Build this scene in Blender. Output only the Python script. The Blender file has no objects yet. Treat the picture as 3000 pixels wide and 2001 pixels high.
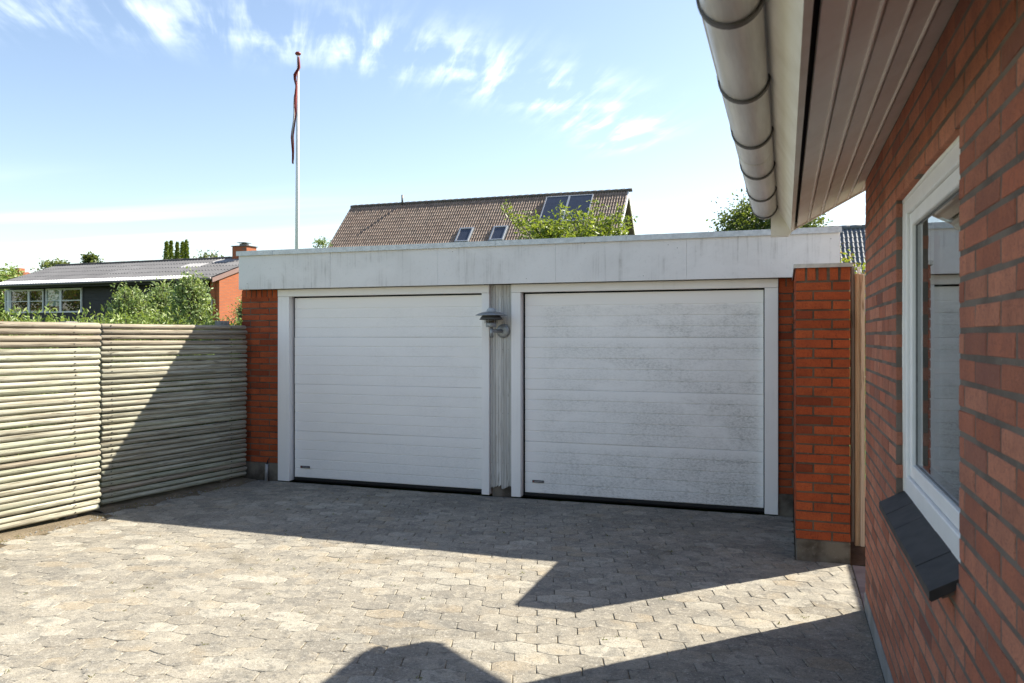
import bpy, math, random
import numpy as np
from mathutils import Vector, Matrix, Euler

random.seed(7)
rng = np.random.default_rng(7)
S = bpy.context.scene
C = S.collection

# ------------------------------------------------------------------ camera
F_PX, HOR, EYE = 2332.0, 985.0, 1.55          # 28 mm lens on a 3000 px wide frame
YAW = math.atan(800 / F_PX)
CA, SA = math.cos(YAW), math.sin(YAW)
cam_d = bpy.data.cameras.new('camera')
cam = bpy.data.objects.new('camera', cam_d)
C.objects.link(cam)
cam.location = (0, 0, EYE)
cam.rotation_euler = (math.radians(90), 0, YAW)
cam_d.sensor_width = 36.0
cam_d.lens = 36.0 * F_PX / 3000.0
cam_d.shift_y = -(1000.5 - HOR) / 3000.0
cam_d.clip_start = 0.02
cam_d.clip_end = 2000
cam_d.dof.use_dof = True
cam_d.dof.focus_distance = 8.0
cam_d.dof.aperture_fstop = 6.3
S.camera = cam

# ------------------------------------------------------------------ world, sun, exposure
SUN = Vector((0.75, 0.745, 1.0)).normalized()
ELEV = math.asin(SUN.z)
AZ = math.atan2(SUN.x, SUN.y)
w = bpy.data.worlds.new('World')
S.world = w
w.use_nodes = True
nt = w.node_tree
nt.nodes.clear()
def wn(t, **k):
    n = nt.nodes.new(t)
    for a, b in k.items(): setattr(n, a, b)
    return n
def wl(a, b): nt.links.new(a, b)
def wmath(op, a, b=None, c=None):
    n = wn('ShaderNodeMath', operation=op)
    for i, v in enumerate((a, b, c)):
        if v is None: continue
        if isinstance(v, (int, float)): n.inputs[i].default_value = v
        else: wl(v, n.inputs[i])
    return n.outputs[0]
sky = wn('ShaderNodeTexSky', sky_type='NISHITA')
sky.sun_disc = False
sky.sun_elevation = ELEV
sky.sun_rotation = AZ
sky.altitude = 0
sky.air_density = 1.0
sky.dust_density = 0.6
sky.ozone_density = 2.4
tc = wn('ShaderNodeTexCoord')
sep = wn('ShaderNodeSeparateXYZ'); wl(tc.outputs['Generated'], sep.inputs[0])
zc = wmath('MAXIMUM', sep.outputs[2], 0.03)
px_ = wmath('DIVIDE', sep.outputs[0], zc)
py_ = wmath('DIVIDE', sep.outputs[1], zc)
# cirrus sheet: coordinates along (s) and across (q) the band, on a flat layer high above
bx, by = -2.14, 1.99
s_ = wmath('ADD', wmath('MULTIPLY', wmath('SUBTRACT', px_, bx), 0.575), wmath('MULTIPLY', wmath('SUBTRACT', py_, by), 0.818))
q_ = wmath('SUBTRACT', wmath('MULTIPLY', wmath('SUBTRACT', px_, bx), 0.818), wmath('MULTIPLY', wmath('SUBTRACT', py_, by), 0.575))
bow = wmath('MULTIPLY', wmath('MULTIPLY', wmath('SUBTRACT', 2.45, s_), wmath('ADD', s_, 0.25)), 0.22)
bowl = wn('ShaderNodeClamp'); wl(bow, bowl.inputs[0]); bowl.inputs[1].default_value = -0.6; bowl.inputs[2].default_value = 0.6
qd0 = wmath('SUBTRACT', q_, bowl.outputs[0])
qd = qd0
band = wmath('POWER', 2.718, wmath('MULTIPLY', wmath('MULTIPLY', qd, qd), -17.0))
ends = wn('ShaderNodeMapRange', interpolation_type='SMOOTHSTEP'); wl(s_, ends.inputs[0])
ends.inputs[1].default_value = 2.75; ends.inputs[2].default_value = 2.35
ends2 = wn('ShaderNodeMapRange', interpolation_type='SMOOTHSTEP'); wl(s_, ends2.inputs[0])
ends2.inputs[1].default_value = -0.9; ends2.inputs[2].default_value = 0.9; ends2.inputs[3].default_value = 0.25
# wisps drawn out along one wind direction
r1 = wmath('ADD', wmath('MULTIPLY', px_, -0.55), wmath('MULTIPLY', py_, 0.835))
r2 = wmath('ADD', wmath('MULTIPLY', px_, 0.835), wmath('MULTIPLY', py_, 0.55))
cmb = wn('ShaderNodeCombineXYZ'); wl(wmath('MULTIPLY', r1, 1.15), cmb.inputs[0]); wl(wmath('MULTIPLY', r2, 6.5), cmb.inputs[1])
no = wn('ShaderNodeTexNoise'); no.inputs['Scale'].default_value = 1.25; no.inputs['Detail'].default_value = 6
no.inputs['Roughness'].default_value = 0.58; no.inputs['Distortion'].default_value = 0.35
wl(cmb.outputs[0], no.inputs['Vector'])
cmb2 = wn('ShaderNodeCombineXYZ'); wl(px_, cmb2.inputs[0]); wl(py_, cmb2.inputs[1])
nb = wn('ShaderNodeTexNoise'); nb.inputs['Scale'].default_value = 2.6; nb.inputs['Detail'].default_value = 4
wl(cmb2.outputs[0], nb.inputs['Vector'])
thr = wn('ShaderNodeMapRange', interpolation_type='SMOOTHSTEP')
wl(wmath('ADD', wmath('MULTIPLY', no.outputs['Fac'], 0.62), wmath('MULTIPLY', nb.outputs['Fac'], 0.38)), thr.inputs[0])
thr.inputs[1].default_value = 0.44; thr.inputs[2].default_value = 0.80
ends3 = wn('ShaderNodeMapRange', interpolation_type='SMOOTHSTEP'); wl(s_, ends3.inputs[0])
ends3.inputs[1].default_value = -1.6; ends3.inputs[2].default_value = -3.2
cov = wmath('MULTIPLY', wmath('MULTIPLY', thr.outputs[0], band), wmath('MULTIPLY', ends.outputs[0], wmath('MAXIMUM', ends2.outputs[0], ends3.outputs[0])))
# faint level streaks low over the horizon
cmb3 = wn('ShaderNodeCombineXYZ'); wl(wmath('MULTIPLY', px_, 0.10), cmb3.inputs[0]); wl(wmath('MULTIPLY', py_, 0.55), cmb3.inputs[1])
n3 = wn('ShaderNodeTexNoise'); n3.inputs['Scale'].default_value = 1.4; n3.inputs['Detail'].default_value = 5
wl(cmb3.outputs[0], n3.inputs['Vector'])
lowm = wn('ShaderNodeMapRange', interpolation_type='SMOOTHSTEP'); wl(sep.outputs[2], lowm.inputs[0])
lowm.inputs[1].default_value = 0.20; lowm.inputs[2].default_value = 0.09
st = wn('ShaderNodeMapRange', interpolation_type='SMOOTHSTEP'); wl(n3.outputs['Fac'], st.inputs[0])
st.inputs[1].default_value = 0.42; st.inputs[2].default_value = 0.72; st.inputs[4].default_value = 0.22
cov2 = wmath('MINIMUM', wmath('ADD', wmath('MULTIPLY', cov, 0.68), wmath('MULTIPLY', lowm.outputs[0], st.outputs[0])), 1.0)
wb = wn('ShaderNodeMixRGB', blend_type='MULTIPLY'); wb.inputs[0].default_value = 1.0; wl(sky.outputs[0], wb.inputs[1]); wb.inputs[2].default_value = (0.90, 0.80, 0.72, 1)
mixc = wn('ShaderNodeMixRGB'); wl(cov2, mixc.inputs[0]); wl(wb.outputs[0], mixc.inputs[1])
mixc.inputs[2].default_value = (11.0, 11.2, 11.4, 1)
bg = wn('ShaderNodeBackground'); bg.inputs[1].default_value = 0.102
wl(mixc.outputs[0], bg.inputs[0])
wo = wn('ShaderNodeOutputWorld'); wl(bg.outputs[0], wo.inputs[0])

sun_d = bpy.data.lights.new('sun', 'SUN')
sun_d.energy = 4.0
sun_d.angle = math.radians(0.53)
sun_d.color = (1.0, 0.93, 0.81)
sun = bpy.data.objects.new('sun', sun_d); C.objects.link(sun)
sun.rotation_euler = (-SUN).to_track_quat('-Z', 'Y').to_euler()
sun.location = SUN * 60
S.view_settings.view_transform = 'Standard'
S.view_settings.look = 'None'
S.view_settings.exposure = 1.64
S.view_settings.gamma = 1.0
S.view_settings.use_curve_mapping = False
S.cycles.max_bounces = 7
S.cycles.diffuse_bounces = 4
S.render.resolution_x, S.render.resolution_y = 1024, 683

# ------------------------------------------------------------------ pixel helpers (3000 x 2001 photograph -> metres)
def ray(px, py):
    u = (px - 1500) / F_PX; v = (HOR - py) / F_PX
    return Vector((-SA + u * CA, CA + u * SA, v))
def at_t(px, py, t): return Vector((0, 0, EYE)) + ray(px, py) * t
def proj(x, y, z):
    Z = -SA * x + CA * y; X = CA * x + SA * y
    return 1500 + F_PX * X / Z, HOR - F_PX * (z - EYE) / Z, Z

# ------------------------------------------------------------------ materials
def mat(name):
    m = bpy.data.materials.new(name); m.use_nodes = True
    m.node_tree.nodes.clear()
    return m
class N:
    """small node helper"""
    def __init__(s, name):
        s.m = mat(name); s.t = s.m.node_tree
        s.out = s.n('ShaderNodeOutputMaterial')
    def n(s, t, **k):
        q = s.t.nodes.new(t)
        for a, b in k.items(): setattr(q, a, b)
        return q
    def l(s, a, b): s.t.links.new(a, b)
    def sock(s, v, i):
        if isinstance(v, (int, float)): i.default_value = v
        elif isinstance(v, (tuple, list)): i.default_value = tuple(v) + ((1,) if len(v) == 3 and i.type == 'RGBA' else ())
        else: s.l(v, i)
    def math(s, op, a, b=None, clamp=False):
        q = s.n('ShaderNodeMath', operation=op, use_clamp=clamp); s.sock(a, q.inputs[0])
        if b is not None: s.sock(b, q.inputs[1])
        return q.outputs[0]
    def obj(s): return s.n('ShaderNodeTexCoord').outputs['Object']
    def pos(s): return s.n('ShaderNodeNewGeometry').outputs['Position']
    def map(s, v, scale=(1, 1, 1), loc=(0, 0, 0), rot=(0, 0, 0)):
        q = s.n('ShaderNodeMapping'); s.l(v, q.inputs[0])
        s.sock(loc, q.inputs[1]); q.inputs[2].default_value = rot; q.inputs[3].default_value = scale
        return q.outputs[0]
    def noise(s, v, scale, detail=4, rough=0.5, dist=0):
        q = s.n('ShaderNodeTexNoise'); s.l(v, q.inputs['Vector'])
        q.inputs['Scale'].default_value = scale; q.inputs['Detail'].default_value = detail
        q.inputs['Roughness'].default_value = rough; q.inputs['Distortion'].default_value = dist
        return q.outputs['Fac']
    def ramp(s, f, a, b, lo=0.0, hi=1.0):
        q = s.n('ShaderNodeMapRange', interpolation_type='SMOOTHSTEP'); s.sock(f, q.inputs[0])
        q.inputs[1].default_value = a; q.inputs[2].default_value = b
        q.inputs[3].default_value = lo; q.inputs[4].default_value = hi
        return q.outputs[0]
    def mix(s, f, a, b, mode='MIX'):
        q = s.n('ShaderNodeMixRGB', blend_type=mode); s.sock(f, q.inputs[0]); s.sock(a, q.inputs[1]); s.sock(b, q.inputs[2])
        return q.outputs[0]
    def scale(s, col, f):
        q = s.n('ShaderNodeVectorMath', operation='SCALE'); s.sock(col, q.inputs[0]); s.sock(f, q.inputs['Scale'])
        return q.outputs[0]
    def rnd(s):
        """one random number for each object and each loose piece of a joined mesh"""
        o = s.n('ShaderNodeObjectInfo').outputs['Random']; g = s.n('ShaderNodeNewGeometry').outputs['Random Per Island']
        return s.math('FRACT', s.math('ADD', o, s.math('MULTIPLY', g, 1.0)))
    def rnd2(s, r, k=57.31): return s.math('FRACT', s.math('MULTIPLY', r, k))
    def sepz(s, v):
        q = s.n('ShaderNodeSeparateXYZ'); s.l(v, q.inputs[0]); return q.outputs
    def bump(s, h, strength=0.3, dist=0.01):
        q = s.n('ShaderNodeBump'); s.l(h, q.inputs['Height'])
        q.inputs['Strength'].default_value = strength; q.inputs['Distance'].default_value = dist
        return q.outputs[0]
    def bsdf(s, col, rough=0.8, metal=0.0, normal=None, spec=0.5, **k):
        q = s.n('ShaderNodeBsdfPrincipled')
        s.sock(col, q.inputs['Base Color']); s.sock(rough, q.inputs['Roughness']); s.sock(metal, q.inputs['Metallic'])
        q.inputs['Specular IOR Level'].default_value = spec
        if normal is not None: s.l(normal, q.inputs['Normal'])
        s.l(q.outputs[0], s.out.inputs[0]); s.p = q
        return s.m

def m_brick(name, base, dark, pale, soot=0.12):
    b = N(name); p = b.pos(); r = b.rnd(); r2 = b.rnd2(r)
    c = b.mix(r, base, pale)
    c = b.mix(b.ramp(r2, 1 - soot, 1 - soot + 0.12, 0, 0.75), c, dark)
    big = b.noise(p, 9, 4); fine = b.noise(b.map(p, (60, 60, 110)), 1.0, 5, 0.65, 1.2); crack = b.noise(p, 55, 5, 0.6, 2.5)
    c = b.mix(b.ramp(big, 0.35, 0.7, 0, 0.35), c, dark)
    c = b.mix(b.ramp(crack, 0.50, 0.36, 0, 0.55), c, dark)
    c = b.mix(b.ramp(fine, 0.6, 0.8, 0, 0.25), c, pale)
    fleck = b.noise(p, 140, 2)
    c = b.mix(b.ramp(fleck, 0.74, 0.80, 0, 0.4), c, (0.55, 0.48, 0.4))
    pit = b.noise(b.map(p, (150, 150, 46)), 1.0, 2, 0.6, 0.4)
    c = b.mix(b.ramp(pit, 0.60, 0.70, 0, 0.55), c, dark)
    c = b.mix(b.ramp(pit, 0.38, 0.28, 0, 0.35), c, pale)
    c = b.scale(c, b.ramp(b.rnd2(r, 131.7), 0, 1, 0.86, 1.1))
    stain = b.noise(b.map(p, (3, 3, 1.1)), 1.0, 4, 0.6)
    c = b.mix(b.ramp(stain, 0.52, 0.75, 0, 0.35), c, dark)
    h = b.math('ADD', b.math('MULTIPLY', crack, 0.7), b.math('SUBTRACT', b.math('MULTIPLY', fine, 0.4), b.math('MULTIPLY', pit, 0.5)))
    return b.bsdf(c, 0.86, 0, b.bump(h, 0.9, 0.009), 0.25)
M = {}
M['brick_garage'] = m_brick('garage_brick', (0.42, 0.085, 0.028), (0.19, 0.044, 0.022), (0.47, 0.11, 0.037))
M['brick_house'] = m_brick('house_brick', (0.455, 0.152, 0.086), (0.22, 0.092, 0.07), (0.56, 0.235, 0.145), 0.12)
def m_mortar(name, col, dirt):
    b = N(name); p = b.pos()
    f = b.noise(p, 70, 6, 0.7); g = b.noise(p, 6, 4)
    c = b.mix(b.ramp(g, 0.35, 0.7), col, dirt)
    c = b.mix(b.ramp(f, 0.55, 0.75, 0, 0.5), c, (0.34, 0.31, 0.27))
    return b.bsdf(c, 0.95, 0, b.bump(f, 0.8, 0.006), 0.1)
M['mortar_house'] = m_mortar('grey_mortar', (0.20, 0.165, 0.138), (0.13, 0.107, 0.09))
M['mortar_garage'] = m_mortar('brown_mortar', (0.17, 0.13, 0.095), (0.09, 0.07, 0.054))

def m_paver():
    b = N('worn_paver_concrete'); p = b.pos(); r = b.rnd(); r2 = b.rnd2(r)
    of = b.n('ShaderNodeCombineXYZ'); b.l(b.math('MULTIPLY', r, 37.0), of.inputs[0]); b.l(b.math('MULTIPLY', r2, 53.0), of.inputs[1])
    ps = b.map(p, (1, 1, 1), of.outputs[0])
    c = b.mix(r, (0.240, 0.219, 0.179), (0.319, 0.292, 0.237))
    c = b.mix(b.ramp(r2, 0.74, 0.93, 0, 0.7), c, (0.404, 0.378, 0.312))
    patch = b.noise(p, 0.9, 3, 0.6, 0.5); mid = b.noise(ps, 6, 4, 0.7, 0.8); blot = b.noise(ps, 24, 3, 0.7, 0.7)
    c = b.mix(b.ramp(patch, 0.44, 0.66, 0, 0.5), c, (0.141, 0.133, 0.117))
    c = b.mix(b.ramp(mid, 0.48, 0.66, 0, 0.65), c, (0.150, 0.144, 0.127))
    c = b.mix(b.ramp(mid, 0.46, 0.32, 0, 0.5), c, (0.414, 0.378, 0.296))
    c = b.mix(b.ramp(b.noise(ps, 2.3, 3), 0.54, 0.70, 0, 0.5), c, (0.325, 0.263, 0.175))
    c = b.mix(b.ramp(blot, 0.54, 0.70, 0, 0.6), c, (0.116, 0.112, 0.103))
    c = b.mix(b.ramp(blot, 0.44, 0.30, 0, 0.55), c, (0.448, 0.421, 0.356))
    dirt = b.ramp(b.noise(p, 1.7, 5, 0.7, 0.8), 0.56, 0.70, 0, 0.55)
    c = b.mix(dirt, c, (0.148, 0.128, 0.090))
    grit = b.noise(p, 190, 2, 0.6); grit2 = b.noise(p, 70, 3, 0.75)
    c = b.mix(b.ramp(grit, 0.54, 0.70, 0, 0.7), c, (0.067, 0.065, 0.058))
    c = b.mix(b.ramp(grit2, 0.56, 0.70, 0, 0.6), c, (0.516, 0.494, 0.441))
    c = b.mix(b.ramp(grit2, 0.43, 0.31, 0, 0.6), c, (0.079, 0.074, 0.066))
    h = b.math('ADD', b.math('MULTIPLY', grit2, 0.5), b.math('ADD', b.math('MULTIPLY', grit, 0.3), b.math('MULTIPLY', blot, 0.5)))
    return b.bsdf(c, 0.93, 0, b.bump(h, 0.8, 0.005), 0.2)
M['paver'] = m_paver()
def m_soil(name, a, c2, sc=30):
    b = N(name); p = b.pos()
    f = b.noise(p, sc, 8, 0.7); g = b.noise(p, 2.5, 4)
    c = b.mix(f, a, c2); c = b.mix(b.ramp(g, 0.4, 0.65, 0, 0.6), c, tuple(q * 0.55 for q in a))
    return b.bsdf(c, 0.98, 0, b.bump(f, 0.8, 0.02), 0.1)
M['joint_sand'] = m_soil('joint_sand', (0.06, 0.05, 0.034), (0.20, 0.16, 0.105), 9)
M['soil'] = m_soil('dry_soil', (0.15, 0.12, 0.082), (0.25, 0.205, 0.14), 45)
M['dark_soil'] = m_soil('dark_soil', (0.085, 0.055, 0.038), (0.15, 0.09, 0.06), 30)
M['grass_ground'] = m_soil('lawn', (0.05, 0.085, 0.022), (0.09, 0.13, 0.035), 8)

def m_white(name, base, grime, amount, streak=(5, 5, 0.7), patch_lo=0.5, patch_hi=0.75):
    b = N(name); p = b.pos()
    st = b.noise(b.map(p, (streak[0] * 6, streak[1] * 6, streak[2])), 1.0, 6, 0.65, 0.3)
    bl = b.noise(p, 2.2, 5, 0.6, 0.5); sp = b.noise(p, 40, 5, 0.7)
    f = b.math('MULTIPLY', b.ramp(st, patch_lo, patch_hi), b.ramp(bl, 0.42, 0.68))
    c = b.mix(b.math('MULTIPLY', f, amount), base, grime)
    c = b.mix(b.math('MULTIPLY', b.ramp(sp, 0.55, 0.8), amount * 0.4), c, grime)
    c = b.mix(b.math('MULTIPLY', b.ramp(bl, 0.35, 0.7), amount * 0.22), c, grime)
    return b.bsdf(c, 0.55, 0, b.bump(sp, 0.12, 0.004), 0.4)
M['trim'] = m_white('white_trim_paint', (0.90, 0.885, 0.855), (0.38, 0.37, 0.32), 0.20)
M['fascia'] = m_white('fascia_board_paint', (0.80, 0.785, 0.755), (0.34, 0.325, 0.29), 0.78, (6, 6, 1.2), 0.48, 0.74)
def m_door(name, amt, x0, x1):
    """white enamelled steel, algae and dust settled in patches away from the edges"""
    b = N(name); p = b.pos(); o = b.sepz(p)
    a = b.noise(b.map(p, (1.1, 1, 2.4)), 1.5, 6, 0.62, 0.8)
    fine = b.noise(b.map(p, (38, 30, 70), rot=(0, 0.22, 0)), 1.0, 6, 0.7, 0.6)
    scr = b.noise(b.map(p, (14, 10, 110), rot=(0, 0.30, 0)), 1.0, 4, 0.6, 0.4)
    edge = b.math('MULTIPLY', b.ramp(o[0], x0 + 0.04, x0 + 0.28), b.ramp(o[0], x1 + 0.02, x1 - 0.10))
    wob = b.math('ADD', o[2], b.math('MULTIPLY', b.math('SUBTRACT', b.noise(p, 9, 4), 0.5), 0.08))
    topm = b.ramp(wob, 1.845, 1.815)
    sect = b.math('FRACT', b.math('MULTIPLY', b.math('SUBTRACT', o[2], 0.04), 2.0))
    secm = b.ramp(sect, 0.98, 0.80, 0.25, 1.0)
    low = b.ramp(o[2], 0.75, 0.05, 0.0, 0.45)
    lean = b.ramp(o[0], x0, x1, 0.55, 1.0)
    f = b.math('ADD', b.ramp(a, 0.30, 0.66, 0.12, 1.0), low)
    f = b.math('MULTIPLY', b.math('MULTIPLY', f, edge), b.math('MULTIPLY', topm, secm))
    f = b.math('MULTIPLY', b.math('MULTIPLY', f, lean), amt)
    drip = b.noise(b.map(p, (22, 22, 1.3)), 1.0, 4, 0.6, 0.3)
    rib = b.math('FRACT', b.math('MULTIPLY', b.math('SUBTRACT', o[2], 0.039), 10.0))
    f = b.math('MULTIPLY', f, b.math('ADD', b.ramp(drip, 0.30, 0.75, 0.75, 1.05), b.ramp(rib, 0.90, 0.99, 0.0, 0.22)))
    g = b.math('MULTIPLY', f, b.ramp(fine, 0.38, 0.70, 0.22, 1.05))
    g2 = b.math('MULTIPLY', f, b.ramp(scr, 0.54, 0.70))
    c = b.mix(b.math('MINIMUM', g, 0.8), (0.90, 0.885, 0.855), (0.40, 0.395, 0.36))
    c = b.mix(b.math('MULTIPLY', g2, 0.5), c, (0.22, 0.23, 0.22))
    grain = b.noise(b.map(p, (9, 9, 160)), 1.0, 3)
    return b.bsdf(c, 0.48, 0, b.bump(grain, 0.06, 0.002), 0.45)
M['door_a'] = m_door('door_enamel_fairly_clean', 0.20, -4.965, -2.80)
M['door_b'] = m_door('door_enamel_with_grime', 0.80, -2.37, -0.175)
def plain(name, col, rough=0.6, metal=0.0, var=0.12, sc=25, bump=0.1, spec=0.5):
    b = N(name); p = b.pos(); f = b.noise(p, sc, 5, 0.6)
    c = b.mix(b.ramp(f, 0.3, 0.75), col, tuple(q * (1 - 2 * var) for q in col))
    return b.bsdf(c, rough, metal, b.bump(f, bump, 0.003), spec)
M['rubber'] = plain('black_rubber', (0.012, 0.012, 0.013), 0.7)
M['black'] = plain('shadow_gap_black', (0.01, 0.01, 0.01), 0.9)
M['cap_metal'] = plain('aluminium_edge_trim', (0.55, 0.56, 0.57), 0.42, 0.55, 0.12)
M['concrete'] = m_mortar('rough_concrete', (0.20, 0.175, 0.14), (0.07, 0.058, 0.045))
M['plinth'] = m_mortar('grey_plinth_render', (0.30, 0.30, 0.29), (0.22, 0.22, 0.21))
M['slab'] = m_mortar('reddish_slab', (0.30, 0.24, 0.22), (0.22, 0.17, 0.16))
M['slate'] = plain('black_sill_slate', (0.034, 0.033, 0.032), 0.68, 0, 0.3, 14, 0.25)
M['pvc'] = plain('white_window_plastic', (0.90, 0.895, 0.88), 0.3, 0, 0.03, 10, 0.02)
M['gasket'] = plain('grey_gasket', (0.20, 0.20, 0.20), 0.6)
M['dark_steel'] = plain('dull_bracket_steel', (0.16, 0.15, 0.14), 0.5, 0.7)
M['lamp_metal'] = plain('galvanised_lamp_steel', (0.36, 0.38, 0.39), 0.5, 0.6, 0.2, 60)
M['lamp_dark'] = plain('lamp_inner_shade', (0.10, 0.10, 0.095), 0.6, 0.4)
M['amber'] = plain('smoked_lamp_glass', (0.07, 0.045, 0.012), 0.2)
M['pole'] = plain('white_flagpole_paint', (0.78, 0.79, 0.80), 0.35, 0, 0.03, 8, 0.02)
M['red_knob'] = plain('red_knob_paint', (0.25, 0.035, 0.03), 0.4)
M['badge'] = plain('dark_grey_badge', (0.05, 0.05, 0.052), 0.4)
M['badge_text'] = plain('badge_print', (0.36, 0.36, 0.37), 0.5)
M['badge_red'] = plain('badge_red', (0.30, 0.05, 0.045), 0.5)
M['pipe'] = plain('grey_pipe_plastic', (0.42, 0.42, 0.41), 0.6, 0, 0.25, 20)
def m_gutter():
    b = N('zinc_gutter'); p = b.pos()
    st = b.noise(b.map(p, (30, 2.5, 30)), 1.0, 5, 0.6); sp = b.noise(b.map(p, (40, 18, 40)), 1.0, 5, 0.7)
    c = b.mix(b.ramp(st, 0.35, 0.7), (0.80, 0.775, 0.73), (0.64, 0.61, 0.57))
    c = b.mix(b.ramp(sp, 0.64, 0.78, 0, 0.6), c, (0.20, 0.17, 0.13))
    return b.bsdf(c, 0.40, 0.20, b.bump(st, 0.08, 0.003), 0.5)
M['gutter'] = m_gutter()
def m_soffit(name, col, dirt):
    b = N(name); p = b.pos()
    st = b.noise(b.map(p, (60, 3.0, 60)), 1.0, 6, 0.65); bl = b.noise(p, 5, 5, 0.6); sp = b.noise(b.map(p, (50, 20, 50), rot=(0, 0, 0.5)), 1.0, 3, 0.7)
    c = b.mix(b.ramp(bl, 0.35, 0.7, 0, 0.5), col, dirt)
    c = b.mix(b.ramp(st, 0.55, 0.8, 0, 0.35), c, dirt)
    c = b.mix(b.ramp(sp, 0.70, 0.8, 0, 0.5), c, tuple(q * 0.4 for q in dirt))
    return b.bsdf(c, 0.6, 0, b.bump(st, 0.15, 0.003), 0.35)
M['soffit'] = m_soffit('soffit_board_paint', (0.90, 0.84, 0.77), (0.77, 0.69, 0.61))
M['eave_fascia'] = m_soffit('eave_fascia_paint', (0.86, 0.83, 0.75), (0.64, 0.59, 0.48))
def m_wood(name, a, b2, dark, gs=(2.0, 26, 26), green=None, axis_rand=True):
    b = N(name); r = b.rnd(); off = b.n('ShaderNodeCombineXYZ')
    b.l(b.math('MULTIPLY', r, 37.0), off.inputs[0]); b.l(b.math('MULTIPLY', r, 91.0), off.inputs[1])
    p = b.map(b.obj(), (1, 1, 1), off.outputs[0])
    g = b.noise(b.map(p, gs), 1.0, 7, 0.65, 0.9); big = b.noise(b.map(p, tuple(q * 0.25 for q in gs)), 1.0, 4, 0.6, 0.5)
    k = b.noise(b.map(p, tuple(max(q * 0.3, 2.5) for q in gs)), 1.0, 2)
    c = b.mix(b.ramp(g, 0.35, 0.66), a, b2)
    if green: c = b.mix(b.math('MULTIPLY', b.ramp(big, 0.38, 0.6), b.ramp(r, 0.15, 0.75, 0.0, 0.38)), c, green)
    c = b.mix(b.ramp(g, 0.36, 0.24, 0, 0.8), c, dark)
    c = b.mix(b.ramp(k, 0.68, 0.74, 0, 0.75), c, dark)
    ck = b.noise(b.map(p, tuple(q * (0.45 if q < 10 else 1.3) for q in gs)), 1.0, 2, 0.5, 0.3)
    c = b.mix(b.math('MULTIPLY', b.ramp(ck, 0.035 + 0.47, 0.5), b.ramp(ck, 0.465, 0.5, 0, 0.85)), c, dark)
    c = b.scale(c, b.ramp(b.rnd2(r), 0, 1, 0.86, 1.08))
    return b.bsdf(c, 0.85, 0, b.bump(g, 0.55, 0.006), 0.2)
M['log'] = m_wood('weathered_log_wood', (0.50, 0.49, 0.385), (0.255, 0.23, 0.17), (0.05, 0.038, 0.026), (2.2, 60, 60), green=(0.34, 0.40, 0.275))
M['log_brown'] = m_wood('brown_log_wood', (0.38, 0.34, 0.26), (0.23, 0.195, 0.145), (0.05, 0.036, 0.025), (2.2, 60, 60))
M['grey_board'] = m_wood('weathered_white_board', (0.66, 0.65, 0.61), (0.52, 0.50, 0.46), (0.24, 0.21, 0.17), gs=(60, 60, 2.2))
M['post'] = m_wood('grey_post_wood', (0.32, 0.31, 0.29), (0.22, 0.21, 0.19), (0.08, 0.07, 0.06), gs=(40, 40, 2))
M['gate_wood'] = m_wood('raw_gate_wood', (0.74, 0.58, 0.40), (0.62, 0.44, 0.27), (0.17, 0.08, 0.04), gs=(45, 45, 2.2))
M['gate_pale'] = m_wood('pale_gate_wood', (0.82, 0.69, 0.54), (0.74, 0.60, 0.45), (0.30, 0.18, 0.10), gs=(45, 45, 2.2))
def m_glass(name, ior, interior=None):
    b = N(name)
    fr = b.n('ShaderNodeFresnel'); fr.inputs[0].default_value = ior
    g = b.n('ShaderNodeBsdfGlossy'); g.inputs['Roughness'].default_value = 0.004; g.inputs['Color'].default_value = (0.95, 0.97, 1, 1)
    t = b.n('ShaderNodeBsdfTransparent'); t.inputs[0].default_value = (0.86, 0.9, 0.88, 1)
    mx = b.n('ShaderNodeMixShader')
    bf = b.n('ShaderNodeNewGeometry').outputs['Backfacing']
    f = b.math('MULTIPLY', fr.outputs[0], b.math('SUBTRACT', 1.0, bf))
    b.l(f, mx.inputs[0]); b.l(t.outputs[0], mx.inputs[1]); b.l(g.outputs[0], mx.inputs[2]); b.l(mx.outputs[0], b.out.inputs[0])
    return b.m
M['glass'] = m_glass('window_glass', 3.8)
M['far_glass'] = m_glass('far_window_glass', 1.75)
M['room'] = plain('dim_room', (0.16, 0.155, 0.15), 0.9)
def m_tile(name, a, b2, moss):
    b = N(name); p = b.pos(); r = b.rnd()
    c = b.mix(r, a, b2); f = b.noise(p, 2.0, 5); g = b.noise(p, 26, 4, 0.7)
    c = b.mix(b.ramp(f, 0.42, 0.7, 0, 0.5), c, moss); c = b.mix(b.ramp(g, 0.5, 0.75, 0, 0.5), c, moss)
    return b.bsdf(c, 0.7, 0, b.bump(g, 0.3, 0.01), 0.4)
M['tile_brown'] = m_tile('brown_roof_tile', (0.225, 0.155, 0.115), (0.285, 0.21, 0.16), (0.14, 0.112, 0.09))
M['ridge'] = m_tile('dark_ridge_tile', (0.085, 0.075, 0.068), (0.11, 0.095, 0.085), (0.06, 0.055, 0.05))
M['tile_grey'] = m_tile('grey_roof_tile', (0.115, 0.125, 0.14), (0.155, 0.165, 0.18), (0.09, 0.095, 0.105))
M['tile_red'] = m_tile('red_roof_tile', (0.36, 0.10, 0.05), (0.42, 0.14, 0.07), (0.25, 0.08, 0.05))
M['eternit'] = m_tile('grey_corrugated_sheet', (0.10, 0.10, 0.105), (0.135, 0.135, 0.14), (0.075, 0.075, 0.08))
M['eternit_pale'] = m_tile('pale_corrugated_sheet', (0.26, 0.26, 0.265), (0.30, 0.30, 0.305), (0.20, 0.20, 0.20))
M['white_sheet'] = plain('white_eave_sheet', (0.80, 0.80, 0.79), 0.5, 0, 0.05)
M['dark_wall'] = plain('charcoal_cladding', (0.018, 0.019, 0.021), 0.6, 0, 0.1, 6)
M['far_brick'] = None
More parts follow.
